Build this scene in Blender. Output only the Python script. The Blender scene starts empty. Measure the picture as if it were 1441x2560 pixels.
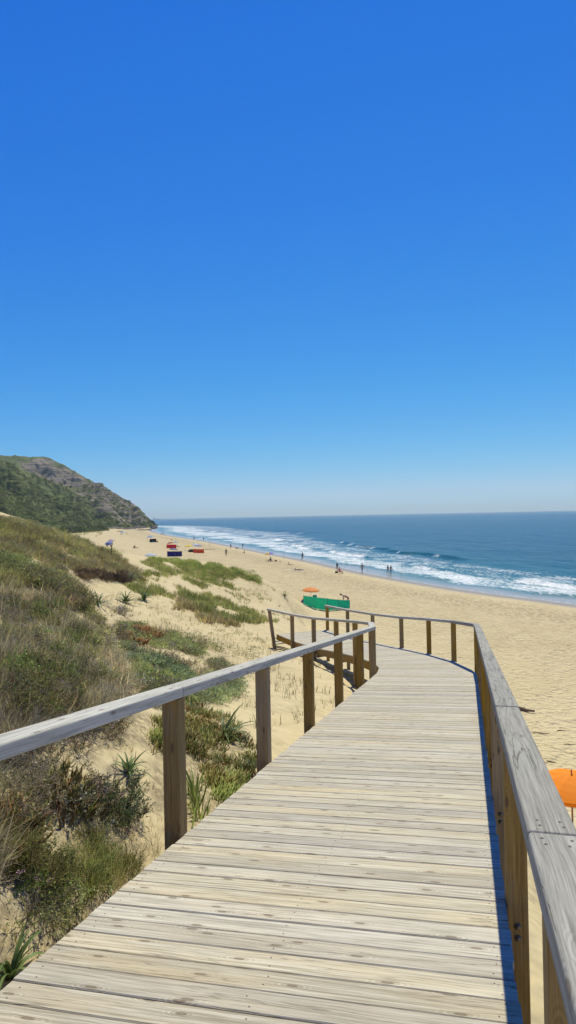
import bpy, bmesh, math, random
import numpy as np
from mathutils import Vector, Matrix
random.seed(7); rng = np.random.default_rng(11)
S = bpy.context.scene
COL = S.collection
R = math.radians
CZ = 11.2                      # eye height above the sea
F = 1700.0; W0, H0 = 1441.0, 2560.0
PITCH, ROLL = 0.0056, -0.0202

# ---------------------------------------------------------------- camera
Fv = Vector((0, math.cos(PITCH), math.sin(PITCH)))
U0 = Vector((0, -math.sin(PITCH), math.cos(PITCH))); R0 = Vector((1, 0, 0))
Rt = R0*math.cos(ROLL) + U0*math.sin(ROLL)
Up = -R0*math.sin(ROLL) + U0*math.cos(ROLL)
cam = bpy.data.cameras.new('camera'); camo = bpy.data.objects.new('camera', cam); COL.objects.link(camo)
cam.sensor_fit = 'VERTICAL'; cam.sensor_height = 25.6; cam.lens = 17.0
cam.clip_start = 0.05; cam.clip_end = 40000
M = Matrix(((Rt.x, Up.x, -Fv.x, 0), (Rt.y, Up.y, -Fv.y, 0), (Rt.z, Up.z, -Fv.z, CZ), (0, 0, 0, 1)))
camo.matrix_world = M
S.camera = camo

def ray(px, py):
    a = (np.asarray(px, float)-W0/2)/F; b = -(np.asarray(py, float)-H0/2)/F
    x = Rt.x*a+Up.x*b+Fv.x; y = Rt.y*a+Up.y*b+Fv.y; z = Rt.z*a+Up.z*b+Fv.z
    return x, y, z
def at(px, py, y):             # the point at ground distance y seen at a photo pixel
    x, yy, z = ray(px, py)
    return np.array([x/yy*y, y, CZ+z/yy*y])
def proj(P):
    d = P-np.array([0, 0, CZ])
    X = d@np.array(Rt); Y = d@np.array(Up); Z = d@np.array(Fv)
    return W0/2+F*X/Z, H0/2-F*Y/Z

# ---------------------------------------------------------------- noise
def _h(ix, iy, seed):
    n = (ix.astype(np.int64)*374761393+iy.astype(np.int64)*668265263+seed*1442695041) & 0xffffffff
    n = ((n ^ (n >> 13))*1274126177) & 0xffffffff
    n = (n ^ (n >> 16)) & 0xffffffff
    return n/4294967295.0
def vnoise(x, y, seed=0):
    ix = np.floor(x); iy = np.floor(y); fx = x-ix; fy = y-iy
    fx = fx*fx*(3-2*fx); fy = fy*fy*(3-2*fy)
    a = _h(ix, iy, seed); b = _h(ix+1, iy, seed); c = _h(ix, iy+1, seed); d = _h(ix+1, iy+1, seed)
    return (a*(1-fx)+b*fx)*(1-fy)+(c*(1-fx)+d*fx)*fy
def fbm(x, y, seed=0, oct=4, gain=.5):
    s = 0; a = 1; t = 0
    for i in range(oct):
        s = s+a*vnoise(x*2**i+17.3*i, y*2**i-9.1*i, seed+i); t += a; a *= gain
    return s/t
def sstep(a, b, x):
    t = np.clip((x-a)/(b-a), 0, 1); return t*t*(3-2*t)

# ---------------------------------------------------------------- object helpers
def link(o, parent=None):
    COL.objects.link(o)
    if parent is not None: o.parent = parent
    return o
def tag(o, label=None, cat=None, group=None, kind=None):
    if label: o['label'] = label
    if cat: o['category'] = cat
    if group: o['group'] = group
    if kind: o['kind'] = kind
    return o
def thing(name, label, cat, loc=(0, 0, 0), rz=0, group=None):
    o = bpy.data.objects.new(name, None); COL.objects.link(o); o.empty_display_size = .2
    o.location = loc; o.rotation_euler = (0, 0, rz)
    return tag(o, label, cat, group)
def npmesh(name, V, Ffaces, mats, parent=None, attrs=None, colors=None, smooth=False, mi=None):
    """V (n,3), faces (m,k) array of one size"""
    me = bpy.data.meshes.new(name)
    V = np.asarray(V, np.float32); Ff = np.asarray(Ffaces, np.int32)
    me.vertices.add(len(V)); me.vertices.foreach_set('co', V.ravel())
    m, k = Ff.shape
    me.loops.add(m*k); me.loops.foreach_set('vertex_index', Ff.ravel())
    me.polygons.add(m); me.polygons.foreach_set('loop_start', np.arange(0, m*k, k, dtype=np.int32))
    if smooth: me.polygons.foreach_set('use_smooth', np.ones(m, bool))
    for mm in mats: me.materials.append(mm)
    if mi is not None: me.polygons.foreach_set('material_index', np.asarray(mi, np.int32))
    for n, a in (attrs or {}).items():
        at_ = me.attributes.new(n, 'FLOAT', 'POINT'); at_.data.foreach_set('value', np.asarray(a, np.float32))
    for n, a in (colors or {}).items():
        at_ = me.attributes.new(n, 'FLOAT_COLOR', 'POINT')
        c = np.ones((len(V), 4), np.float32); c[:, :3] = a; at_.data.foreach_set('color', c.ravel())
    me.update(calc_edges=True)
    o = bpy.data.objects.new(name, me); link(o, parent)
    return o

class MB:
    """collects faces with uv (metres), a random value and a material slot"""
    def __init__(s): s.v = []; s.f = []; s.uv = []; s.r = []; s.m = []; s.sm = []
    def face(s, pts, uvs=None, rnd=0., m=0, smooth=False):
        b = len(s.v); s.v += [tuple(p) for p in pts]; s.r += [rnd]*len(pts)
        s.f.append(list(range(b, b+len(pts)))); s.uv.append(uvs or [(p[0], p[1]) for p in pts]); s.m.append(m); s.sm.append(smooth)
    def box8(s, B, T, rnd=None, m=0, uo=None):
        """B,T four bottom and four top corners counter-clockwise; the long way runs corner 0 to corner 1"""
        B = [Vector(p) for p in B]; T = [Vector(p) for p in T]
        rnd = random.random() if rnd is None else rnd
        o = random.uniform(0, 40) if uo is None else uo
        b = len(s.v); s.v += [tuple(p) for p in B+T]; s.r += [rnd]*8
        L = (B[1]-B[0]).length; w = (B[3]-B[0]).length; h = (T[0]-B[0]).length
        def add(ix, uv): s.f.append([b+i for i in ix]); s.uv.append([(u+o, v+o*.37) for u, v in uv]); s.m.append(m); s.sm.append(False)
        add((3, 2, 1, 0), ((0, w), (L, w), (L, 0), (0, 0)))
        add((4, 5, 6, 7), ((0, 0), (L, 0), (L, w), (0, w)))
        add((0, 1, 5, 4), ((0, .3), (L, .3), (L, .3+h), (0, .3+h)))
        add((2, 3, 7, 6), ((L, .6), (0, .6), (0, .6+h), (L, .6+h)))
        add((1, 2, 6, 5), ((.5, .9), (.5+w*.1, .9+w), (.5+w*.1, .9+w+h*.1), (.5, .9+h*.1)))
        add((3, 0, 4, 7), ((.7, .9), (.7+w*.1, .9+w), (.7+w*.1, .9+w+h*.1), (.7, .9+h*.1)))
    def beam(s, p0, p1, w, h, up=(0, 0, 1), rnd=None, m=0, side=None):
        p0 = Vector(p0); p1 = Vector(p1); d = (p1-p0).normalized(); up = Vector(up)
        sd = Vector(side) if side is not None else d.cross(up)
        sd = (sd-d*sd.dot(d)).normalized(); u = sd.cross(d).normalized()
        a, c = sd*(w/2), u*(h/2)
        s.box8([p0+a-c, p1+a-c, p1-a-c, p0-a-c], [p0+a+c, p1+a+c, p1-a+c, p0-a+c], rnd, m)
    def tube(s, pts, rad, n=8, m=0, rnd=0., cap=True):
        pts = [Vector(p) for p in pts]
        rad = [rad]*len(pts) if not hasattr(rad, '__len__') else rad
        b = len(s.v); L = 0
        for i, p in enumerate(pts):
            d = (pts[min(i+1, len(pts)-1)]-pts[max(i-1, 0)]).normalized()
            a = d.cross(Vector((0, 0, 1)) if abs(d.z) < .95 else Vector((1, 0, 0))).normalized(); c = d.cross(a)
            for k in range(n):
                t = 2*math.pi*k/n; s.v.append(tuple(p+(a*math.cos(t)+c*math.sin(t))*rad[i])); s.r.append(rnd)
        for i in range(len(pts)-1):
            l2 = L+(pts[i+1]-pts[i]).length
            for k in range(n):
                k2 = (k+1) % n
                s.f.append([b+i*n+k, b+i*n+k2, b+(i+1)*n+k2, b+(i+1)*n+k]); s.m.append(m); s.sm.append(True)
                s.uv.append([(L, k*.03), (L, k*.03+.03), (l2, k*.03+.03), (l2, k*.03)])
            L = l2
        if cap:
            for ring, rev in ((0, True), (len(pts)-1, False)):
                ix = [b+ring*n+k for k in range(n)]
                if rev: ix.reverse()
                s.f.append(ix); s.m.append(m); s.sm.append(False); s.uv.append([(0, .01*k) for k in range(n)])
    def lathe(s, prof, c=(0, 0, 0), n=16, m=0, M3=None):
        b = len(s.v); c = Vector(c)
        for (r_, z) in prof:
            for k in range(n):
                t = 2*math.pi*k/n; p = Vector((r_*math.cos(t), r_*math.sin(t), z))
                if M3 is not None: p = M3 @ p
                s.v.append(tuple(p+c)); s.r.append(0.)
        for i in range(len(prof)-1):
            for k in range(n):
                k2 = (k+1) % n
                s.f.append([b+i*n+k, b+i*n+k2, b+(i+1)*n+k2, b+(i+1)*n+k]); s.m.append(m if not callable(m) else m(k, n)); s.sm.append(True)
                s.uv.append([(k/n, i*.1), ((k+1)/n, i*.1), ((k+1)/n, i*.1+.1), (k/n, i*.1+.1)])
    def build(s, name, mats, parent=None, bevel=0, seg=2):
        me = bpy.data.meshes.new(name); me.from_pydata(s.v, [], s.f)
        for mm in (mats if isinstance(mats, (list, tuple)) else [mats]): me.materials.append(mm)
        me.polygons.foreach_set('material_index', s.m); me.polygons.foreach_set('use_smooth', s.sm)
        ul = me.uv_layers.new(name='UVMap'); fl = []
        for u in s.uv:
            for q in u: fl += [q[0], q[1]]
        ul.data.foreach_set('uv', fl)
        a = me.attributes.new('rnd', 'FLOAT', 'POINT'); a.data.foreach_set('value', s.r)
        me.update()
        o = bpy.data.objects.new(name, me); link(o, parent)
        if bevel:
            bv = o.modifiers.new('bevel', 'BEVEL'); bv.width = bevel; bv.segments = seg; bv.limit_method = 'ANGLE'; bv.angle_limit = R(40)
        return o

# ---------------------------------------------------------------- materials
class NT:
    def __init__(s, name):
        s.mat = bpy.data.materials.new(name); s.mat.use_nodes = True; s.t = s.mat.node_tree; s.t.nodes.clear()
        s.out = s.t.nodes.new('ShaderNodeOutputMaterial')
    def n(s, typ, **k):
        nd = s.t.nodes.new('ShaderNode'+typ); ins = k.pop('i', {})
        for a, b in k.items(): setattr(nd, a, b)
        for a, b in ins.items(): s.set(nd, a, b)
        return nd
    def set(s, nd, a, b):
        if hasattr(b, 'is_linked') or isinstance(b, bpy.types.NodeSocket): s.t.links.new(b, nd.inputs[a])
        else:
            if isinstance(b, tuple) and len(b) == 3 and nd.inputs[a].type == 'RGBA': b = b+(1,)
            nd.inputs[a].default_value = b
    def math(s, op, a, b=0., c=None, clamp=False):
        nd = s.n('Math', operation=op, use_clamp=clamp); s.set(nd, 0, a); s.set(nd, 1, b)
        if c is not None: s.set(nd, 2, c)
        return nd.outputs[0]
    def mix(s, f, a, b, mode='MIX'):
        nd = s.n('Mix', data_type='RGBA', blend_type=mode)
        s.set(nd, 0, f); s.set(nd, 6, a); s.set(nd, 7, b); return nd.outputs[2]
    def ramp(s, f, lo, hi):
        nd = s.n('MapRange', i={'Value': f, 'From Min': lo, 'From Max': hi}); return nd.outputs[0]
    def attr(s, name): return s.n('Attribute', attribute_name=name)
    def noise(s, vec, scale, detail=3, rough=.5, dist=0.):
        return s.n('TexNoise', i={'Vector': vec, 'Scale': scale, 'Detail': detail, 'Roughness': rough, 'Distortion': dist}).outputs[0]
    def bump(s, h, strength, dist, nrm=None):
        nd = s.n('Bump', i={'Height': h, 'Strength': strength, 'Distance': dist})
        if nrm is not None: s.set(nd, 'Normal', nrm)
        return nd.outputs[0]
    def surf(s, sh): s.t.links.new(sh, s.out.inputs[0]); return s.mat

def plain(name, col, rough=.6, var=.12, scale=8., metal=0., trans=0.):
    t = NT(name); tc = t.n('TexCoord').outputs['Object']
    nz = t.noise(tc, scale, 4, .6)
    k = t.math('MULTIPLY_ADD', nz, var*2, 1-var)
    c = t.mix(1., tuple(col), t.n('CombineColor', i={0: k, 1: k, 2: k}).outputs[0], 'MULTIPLY')
    p = t.n('BsdfPrincipled', i={'Base Color': c, 'Roughness': rough, 'Metallic': metal, 'Normal': t.bump(nz, .15, .01)})
    if trans:
        tr = t.n('BsdfTranslucent', i={'Color': c})
        return t.surf(t.n('MixShader', i={0: trans, 1: p.outputs[0], 2: tr.outputs[0]}).outputs[0])
    return t.surf(p.outputs[0])

def wood(name, pale, dark, tint, vr=.22, rough=.75, knots=1., grain=1., crack=.5):
    """UV in metres, u along the board"""
    t = NT(name); uv = t.n('UVMap', uv_map='UVMap').outputs[0]
    rnd = t.attr('rnd').outputs['Fac']
    w = t.n('TexNoise', i={'Vector': uv, 'Scale': 2.2, 'Detail': 2}).outputs['Color']
    # wandering grain
    uvw = t.n('VectorMath', operation='MULTIPLY_ADD', i={0: w, 1: (.07, .022, 0), 2: uv}).outputs[0]
    # knots
    kv = t.n('Mapping', i={'Vector': uvw, 'Scale': (2.6, 8.5, 1)}).outputs[0]
    vk = t.n('TexVoronoi', voronoi_dimensions='2D', i={'Vector': kv, 'Scale': 1., 'Randomness': 1.})
    kn = t.math('ADD', vk.outputs['Distance'], t.ramp(t.n('SeparateColor', i={0: vk.outputs['Color']}).outputs[0], .40, .36))
    kmask = t.ramp(kn, .115, .055)
    khal = t.ramp(kn, .30, .06)
    rings = t.math('SINE', t.math('MULTIPLY', kn, 90.))
    g1 = t.noise(t.n('Mapping', i={'Vector': uvw, 'Scale': (1.6, 60, 1)}).outputs[0], 1., 5, .65)
    g2 = t.noise(t.n('Mapping', i={'Vector': uvw, 'Scale': (5, 260, 1)}).outputs[0], 1., 3, .6)
    g3 = t.noise(t.n('Mapping', i={'Vector': uv, 'Scale': (1.3, 6, 1)}).outputs[0], 1., 3, .5)
    ck = t.noise(t.n('Mapping', i={'Vector': uvw, 'Scale': (.8, 17, 1)}).outputs[0], 1., 4, .6, .6)
    crk = t.math('MULTIPLY', t.ramp(t.math('ABSOLUTE', t.math('SUBTRACT', ck, .5)), .016, .0), t.ramp(g3, .48, .58))
    g = t.math('ADD', t.math('MULTIPLY', g1, .65), t.math('MULTIPLY', g2, .35))
    g = t.math('MULTIPLY_ADD', t.math('MULTIPLY', rings, khal), .08, g)
    gm = t.ramp(g, .40, .60)
    c = t.mix(gm, tuple(dark), tuple(pale))
    c = t.mix(t.math('MULTIPLY', t.ramp(g3, .42, .7), .6), c, tuple(tint))
    k = t.math('MULTIPLY_ADD', rnd, vr*2, 1-vr)
    c = t.mix(1., c, t.n('CombineColor', i={0: k, 1: k, 2: t.math('MULTIPLY_ADD', k, .9, .1)}).outputs[0], 'MULTIPLY')
    # boards differ in hue as well
    hs = t.n('HueSaturation', i={'Color': c, 'Saturation': t.math('MULTIPLY_ADD', t.math('FRACT', t.math('MULTIPLY', rnd, 7.3)), .5, .75)})
    c = hs.outputs[0]
    c = t.mix(t.math('MULTIPLY', kmask, .85*knots), c, (.12, .08, .045))
    st = t.noise(t.n('Mapping', i={'Vector': uv, 'Scale': (1.7, 9, 1)}).outputs[0], 1., 5, .7)
    c = t.mix(t.math('MULTIPLY', t.ramp(st, .55, .72), .45), c, (.25, .23, .185))
    c = t.mix(t.math('MULTIPLY', crk, crack), c, (.07, .055, .04))
    h = t.math('MULTIPLY_ADD', crk, -1.2, t.math('ADD', g1, t.math('MULTIPLY', g2, .4)))
    p = t.n('BsdfPrincipled', i={'Base Color': c, 'Roughness': rough, 'Normal': t.bump(h, .45*grain, .006)})
    p.inputs['Specular IOR Level'].default_value = .25
    return t.surf(p.outputs[0])

M_deck = wood('weathered_deck_wood', (.57, .54, .455), (.27, .24, .18), (.52, .45, .32), vr=.13, knots=.8)
M_rail = wood('silvered_rail_wood', (.37, .36, .325), (.175, .17, .15), (.31, .31, .275), vr=.08, knots=.6, crack=.8)
M_railp = wood('pale_sunlit_rail_wood', (.56, .55, .49), (.27, .262, .225), (.50, .485, .41), vr=.06, knots=.8, crack=.7)  # paler rail wood, its colour lightened to stand for sun on the rail
M_post = wood('brown_post_wood', (.36, .235, .08), (.19, .115, .035), (.32, .21, .065), vr=.15, knots=1., rough=.8)
M_nail = plain('rusted_nail_steel', (.05, .035, .025), .6)
M_bolt = plain('dull_bolt_steel', (.18, .15, .12), .5, metal=.6)

# ---------------------------------------------------------------- world, sun
def sun_sky():
    w = bpy.data.worlds.new('World'); S.world = w; w.use_nodes = True; t = w.node_tree; t.nodes.clear()
    sky = t.nodes.new('ShaderNodeTexSky'); sky.sky_type = 'NISHITA'; sky.sun_disc = False
    sky.sun_elevation = R(58); sky.sun_rotation = R(16.5); sky.altitude = 0; sky.air_density = 1.0; sky.dust_density = 0.; sky.ozone_density = 1.
    # deepen the blue of the clear sky: one power curve per channel
    sep = t.nodes.new('ShaderNodeSeparateColor'); com = t.nodes.new('ShaderNodeCombineColor'); t.links.new(sky.outputs[0], sep.inputs[0])
    for k, (gain, pw) in enumerate(((.47, 2.0), (.63, 1.05), (.90, .38))):
        a = t.nodes.new('ShaderNodeMath'); a.operation = 'MULTIPLY'; a.inputs[1].default_value = .1; t.links.new(sep.outputs[k], a.inputs[0])
        b = t.nodes.new('ShaderNodeMath'); b.operation = 'POWER'; b.inputs[1].default_value = pw; t.links.new(a.outputs[0], b.inputs[0])
        c = t.nodes.new('ShaderNodeMath'); c.operation = 'MULTIPLY'; c.inputs[1].default_value = gain/SKY_STR; t.links.new(b.outputs[0], c.inputs[0])
        e_ = t.nodes.new('ShaderNodeMath'); e_.operation = 'MINIMUM'; e_.inputs[1].default_value = (.41, .68, .88)[k]/SKY_STR; t.links.new(c.outputs[0], e_.inputs[0]); t.links.new(e_.outputs[0], com.inputs[k])
    bg = t.nodes.new('ShaderNodeBackground'); bg.inputs[1].default_value = SKY_STR
    o = t.nodes.new('ShaderNodeOutputWorld')
    
    # the sky overhead is dimmed above the view to weaken its fill in shadows
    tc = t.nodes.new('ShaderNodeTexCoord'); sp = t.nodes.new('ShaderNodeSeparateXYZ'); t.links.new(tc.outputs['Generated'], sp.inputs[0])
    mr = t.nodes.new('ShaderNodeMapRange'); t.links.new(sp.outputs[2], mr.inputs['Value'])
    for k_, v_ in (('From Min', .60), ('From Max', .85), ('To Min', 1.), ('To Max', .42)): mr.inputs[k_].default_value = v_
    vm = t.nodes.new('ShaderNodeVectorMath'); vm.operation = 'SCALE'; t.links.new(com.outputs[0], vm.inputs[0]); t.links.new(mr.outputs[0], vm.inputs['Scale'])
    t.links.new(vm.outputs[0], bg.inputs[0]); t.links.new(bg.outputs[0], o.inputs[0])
    l = bpy.data.lights.new('sun', 'SUN'); l.energy = SUN_E; l.angle = R(.55); l.color = (1., .935, .71)
    lo = bpy.data.objects.new('sun', l); COL.objects.link(lo)
    lo.rotation_euler = Vector((.178, .59, 1)).to_track_quat('Z', 'Y').to_euler()
SKY_STR, SUN_E = .1, 5.0
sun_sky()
S.view_settings.view_transform = 'Standard'; S.view_settings.look = 'None'; S.view_settings.exposure = 0; S.view_settings.gamma = 1
S.cycles.max_bounces = 6; S.cycles.diffuse_bounces = 3; S.cycles.transparent_max_bounces = 8
HAZE = True
# ---------------------------------------------------------------- shoreline and beach profile
_wl = np.array([(110, -120), (80, -40), (60, 10), (47, 48), (34, 80), (26.5, 95), (19, 115), (13.6, 133), (7, 160), (-3, 195), (-18, 248), (-44, 337), (-77, 439), (-120, 600), (-152, 760), (-175, 860), (-300, 1100), (-700, 1700)], float)
def catmull(P, n=6):
    out = []
    Q = np.vstack([2*P[0]-P[1], P, 2*P[-1]-P[-2]])
    for i in range(1, len(Q)-2):
        for k in range(n):
            t = k/n; a, b, c, d = Q[i-1], Q[i], Q[i+1], Q[i+2]
            out.append(.5*((2*b)+(-a+c)*t+(2*a-5*b+4*c-d)*t*t+(-a+3*b-3*c+d)*t**3))
    out.append(P[-1]); return np.array(out)
WL = catmull(_wl, 4)
def shore(x, y):
    """distance from the waterline, positive inland"""
    x = np.asarray(x, float); y = np.asarray(y, float)
    best = np.full(x.shape, 1e18); sg = np.ones(x.shape)
    for (ax, ay), (bx, by) in zip(WL[:-1], WL[1:]):
        dx, dy = bx-ax, by-ay; L2 = dx*dx+dy*dy
        t = np.clip(((x-ax)*dx+(y-ay)*dy)/L2, 0, 1)
        ex = x-(ax+t*dx); ey = y-(ay+t*dy); d2 = ex*ex+ey*ey
        cr = dx*(y-ay)-dy*(x-ax)
        m = d2 < best; best = np.where(m, d2, best); sg = np.where(m, np.sign(cr), sg)
    return np.sqrt(best)*sg
def beach_z(d):
    return np.interp(d, [-400, -60, -15, -4, 0, 5, 15, 35, 60, 90, 160, 400], [-9, -4, -1.2, -.25, .0, .3, .62, .95, 1.45, 1.75, 2.1, 3.0])

# ---------------------------------------------------------------- boardwalk plan (left edge, right edge)
e = np.array([.263, 1.]); EDGE = []
for y in (-3.2, 14.6):
    L_ = np.array([-1.93+.263*y, y]); EDGE.append((L_, L_+2.06*np.array([.967, -.254])))
EDGE += [(np.array(a), np.array(b)) for a, b in (
    ((2.10, 15.7), (4.05, 15.3)), ((2.13, 16.9), (4.14, 17.2)), ((1.92, 18.7), (3.99, 19.5)), ((1.53, 20.5), (3.62, 22.0)),
    ((.92, 22.6), (2.98, 24.3)), ((.22, 24.8), (2.25, 26.2)), ((-.47, 27.1), (1.55, 28.1)))]
def deck_h(y): return np.interp(y, [-10, 22, 24.5, 26.5, 28.5, 40], [1.58-1.25, 4.33, 4.56, 4.66, 4.74, 4.8])
def deck_z(y): return CZ-deck_h(y)
for _a, _b in EDGE: _a[0] -= .0202*deck_h(_a[1]); _b[0] -= .0202*deck_h(_b[1])
LE = np.array([p[0] for p in EDGE]); RE = np.array([p[1] for p in EDGE]); CE = (LE+RE)/2
cumC = np.concatenate([[0], np.cumsum(np.linalg.norm(np.diff(CE, axis=0), axis=1))]); LEN = cumC[-1]
def edges_at(s):
    return (np.array([np.interp(s, cumC, LE[:, 0]), np.interp(s, cumC, LE[:, 1])]),
            np.array([np.interp(s, cumC, RE[:, 0]), np.interp(s, cumC, RE[:, 1])]))
def deck_dist(x, y):
    best = np.full(np.shape(x), 1e9); yy = np.zeros(np.shape(x))
    for (ax, ay), (bx, by) in zip(CE[:-1], CE[1:]):
        dx, dy = bx-ax, by-ay; t = np.clip(((x-ax)*dx+(y-ay)*dy)/(dx*dx+dy*dy), 0, 1)
        d = np.hypot(x-ax-t*dx, y-ay-t*dy); m = d < best
        best = np.where(m, d, best); yy = np.where(m, ay+t*dy, yy)
    return best, yy

# ---------------------------------------------------------------- dune surface through measured points
CP = [(-250, 1285, 26), (0, 1300, 31), (90, 1313, 37), (180, 1343, 45), (250, 1374, 52), (300, 1393, 56), (400, 1408, 64), (500, 1423, 69), (600, 1436, 73), (660, 1450, 70),
      (0, 1400, 17), (0, 1500, 12.5), (150, 1450, 20), (300, 1450, 33), (300, 1500, 26), (150, 1550, 13), (300, 1600, 15), (420, 1500, 31), (550, 1500, 42), (650, 1560, 33), (690, 1617, 27.2),
      (560, 1600, 22), (450, 1600, 18.5), (450, 1700, 13), (600, 1700, 17), (600, 1780, 13), (720, 1750, 14.6), (850, 1700, 18.5), (760, 1650, 22.8), (550, 1950, 7.5), (350, 1750, 9.5), (200, 1750, 7.2), (0, 1750, 5.8),
      (0, 1900, 4.7), (0, 2100, 4.1), (150, 2100, 4.5), (300, 2000, 5.5), (300, 2150, 4.9), (100, 2350, 3.55), (400, 2000, 6.0), (0, 2300, 3.45), (712, 1500, 55), (708, 1478, 60), (680, 1462, 68), (765, 1532, 62)]
pts = [tuple(at(a, b, c)) for a, b, c in CP]
XYH = [(1.3, 57, 9.0), (1.1, 52, 8.3), (0.9, 65, 8.9), (1.2, 80, 10.9), (2.6, 76, 10.9), (5, 74, 11.2), (2.6, 61, 9.1), (3.5, 70, 10.2), (-22, 62, 3), (-20, 75, 6), (-14, 84, 8.7), (-5, 88, 9.7), (2, 82, 10), (-30, 105, 9), (-60, 125, 8), (-60, 60, 1.0), (-40, 40, .3), (-40, 10, -.5), (-20, 6, .3), (-15, -12, .2), (-40, -20, -.5),
       (-3.0, 1, 1.5), (-2.6, -2, 1.6), (-6, 3, 1.0), (-9, 12, .9), (-4, -6, 1.2),
       (1.3, 3, 3.1), (2.1, 6, 3.8), (3.2, 10, 4.8), (4.4, 14, 5.8), (4.9, 17, 6.4), (4.8, 20, 6.5), (4.3, 23, 6.5), (3.2, 27, 6.7), (4.2, 6, 6.0), (5.2, 10, 7.0), (6.4, 14, 7.9), (6.9, 18, 8.5), (7, 24, 9.0), (6, 32, 9.3), (5, 42, 9.5), (6, 56, 10.2),
       (0, -6, 1.6), (2, -6, 3.4), (4, 0, 5.4), (8, -4, 8.8), (10, 3, 9.9), (10, 12, 10.4), (12, 20, 11.5), (12, 36, 12), (18, -12, 12), (9, 60, 12), (1.2, 31, 6.1), (1.2, 36, 6.9), (2, 48, 8.2), (-.5, 33.5, 5.7), (15, 80, 13), (30, 40, 15), (0, 100, 12)]
pts += [(x, y, CZ-h) for x, y, h in XYH]
pts = np.array(pts)
def _tps(r2): return .5*r2*np.log(r2+1e-9)
_sc = 20.; _n = len(pts); _P = pts[:, :2]/_sc
_K = _tps(((_P[:, None]-_P[None])**2).sum(-1))+np.eye(_n)*2e-4
_A = np.zeros((_n+3, _n+3)); _A[:_n, :_n] = _K; _A[:_n, _n] = 1; _A[:_n, _n+1:] = _P; _A[_n:, :_n] = _A[:_n, _n:].T
_w = np.linalg.solve(_A, np.concatenate([pts[:, 2], [0, 0, 0]]))
def dune_z(x, y):
    s = _w[_n]+_w[_n+1]*x/_sc+_w[_n+2]*y/_sc
    for k in range(_n):
        s = s+_w[k]*_tps((x/_sc-_P[k, 0])**2+(y/_sc-_P[k, 1])**2)
    return s
def terrain(x, y):
    x = np.asarray(x, float); y = np.asarray(y, float)
    d = shore(x, y); b = beach_z(d)
    r = np.hypot(x, y)
    dz = np.clip(dune_z(x, y), -30, CZ+1.6)
    dz = dz-(sstep(85, 130, y)+sstep(60, 110, -y)+sstep(25, 50, x))*16
    dz = dz-1.7*np.exp(-((x-2.0)/1.5)**2-((y-60)/7)**2)
    # inland of the far beach the ground rises gently
    near = np.clip(r/6, .25, 1)
    dz = dz+(fbm(x/2.3, y/2.3, 3, 4)-.5)*.42*near+(fbm(x/.35, y/.35, 9, 2)-.5)*.06*np.clip(r/8, .4, 1)
    k = .45; h = np.clip(.5+.5*(dz-b)/k, 0, 1); z = b*(1-h)+dz*h+k*h*(1-h)
    # foot-trodden sand
    on = 1-h
    tr = (fbm(x/.7, y/.7, 21, 3, .6)-.5)*.17+(fbm(x/3.5, y/3.5, 33, 2)-.5)*.16
    z = z+tr*on*sstep(2, 9, d)
    dd, yy = deck_dist(x, y)
    cap = deck_z(yy)-.38
    z = np.where(dd < 1.35, np.minimum(z, cap), np.where(dd < 2.2, np.minimum(z, cap+(dd-1.35)*1.2), z))
    return z, h, d

# polar ground sheet centred below the eye
az = np.concatenate([np.linspace(-180, -60, 30)[:-1], np.linspace(-60, -30, 60)[:-1], np.linspace(-30, 30, 520), np.linspace(30, 60, 60)[1:], np.linspace(60, 180, 30)[1:]])
az = R(1)*az
rr = np.concatenate([[0.02, .3], .6*np.exp(np.linspace(0, math.log(1900), 640))])
AZ, RR = np.meshgrid(az, rr, indexing='ij')
GX = RR*np.sin(AZ); GY = RR*np.cos(AZ)
GZ, GH, GD = terrain(GX, GY)
na, nr = GX.shape
_cum = np.maximum.accumulate((GZ-CZ)/RR, axis=1)
def hit(px, py):
    """photo pixel -> (x, y, z) where its ray first meets the ground (vectorised)"""
    x, y, z = ray(px, py); x = np.atleast_1d(x); y = np.atleast_1d(y); z = np.atleast_1d(z)
    a = np.arctan2(x, y); m = z/np.hypot(x, y)
    ia = np.clip(np.round(np.interp(a, az, np.arange(na))).astype(int), 0, na-1)
    o = np.zeros((len(a), 4))
    for u in np.unique(ia):
        w = np.where(ia == u)[0]
        j = np.searchsorted(_cum[u], m[w]); ok = j < nr; j = np.clip(j, 1, nr-1)
        c0, c1 = (GZ[u, j-1]-CZ)/rr[j-1], (GZ[u, j]-CZ)/rr[j]
        f = np.clip((m[w]-c0)/np.where(np.abs(c1-c0) < 1e-9, 1, c1-c0), 0, 1)
        rad = rr[j-1]+(rr[j]-rr[j-1])*f
        o[w, 0] = rad*np.sin(a[w]); o[w, 1] = rad*np.cos(a[w]); o[w, 2] = GZ[u, j-1]+(GZ[u, j]-GZ[u, j-1])*f; o[w, 3] = ok
    return o
def ground(x, y):
    a = np.arctan2(x, y); r_ = np.hypot(x, y)
    fa = np.interp(a, az, np.arange(na)); fr = np.interp(r_, rr, np.arange(nr))
    ia = np.clip(fa.astype(int) if hasattr(fa, 'astype') else int(fa), 0, na-2); ir = np.clip(fr.astype(int) if hasattr(fr, 'astype') else int(fr), 0, nr-2)
    ta = fa-ia; tr = fr-ir
    return (GZ[ia, ir]*(1-ta)+GZ[ia+1, ir]*ta)*(1-tr)+(GZ[ia, ir+1]*(1-ta)+GZ[ia+1, ir+1]*ta)*tr
def gp(px, py):
    h_ = hit(px, py)[0]; return Vector(h_[:3])

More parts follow.
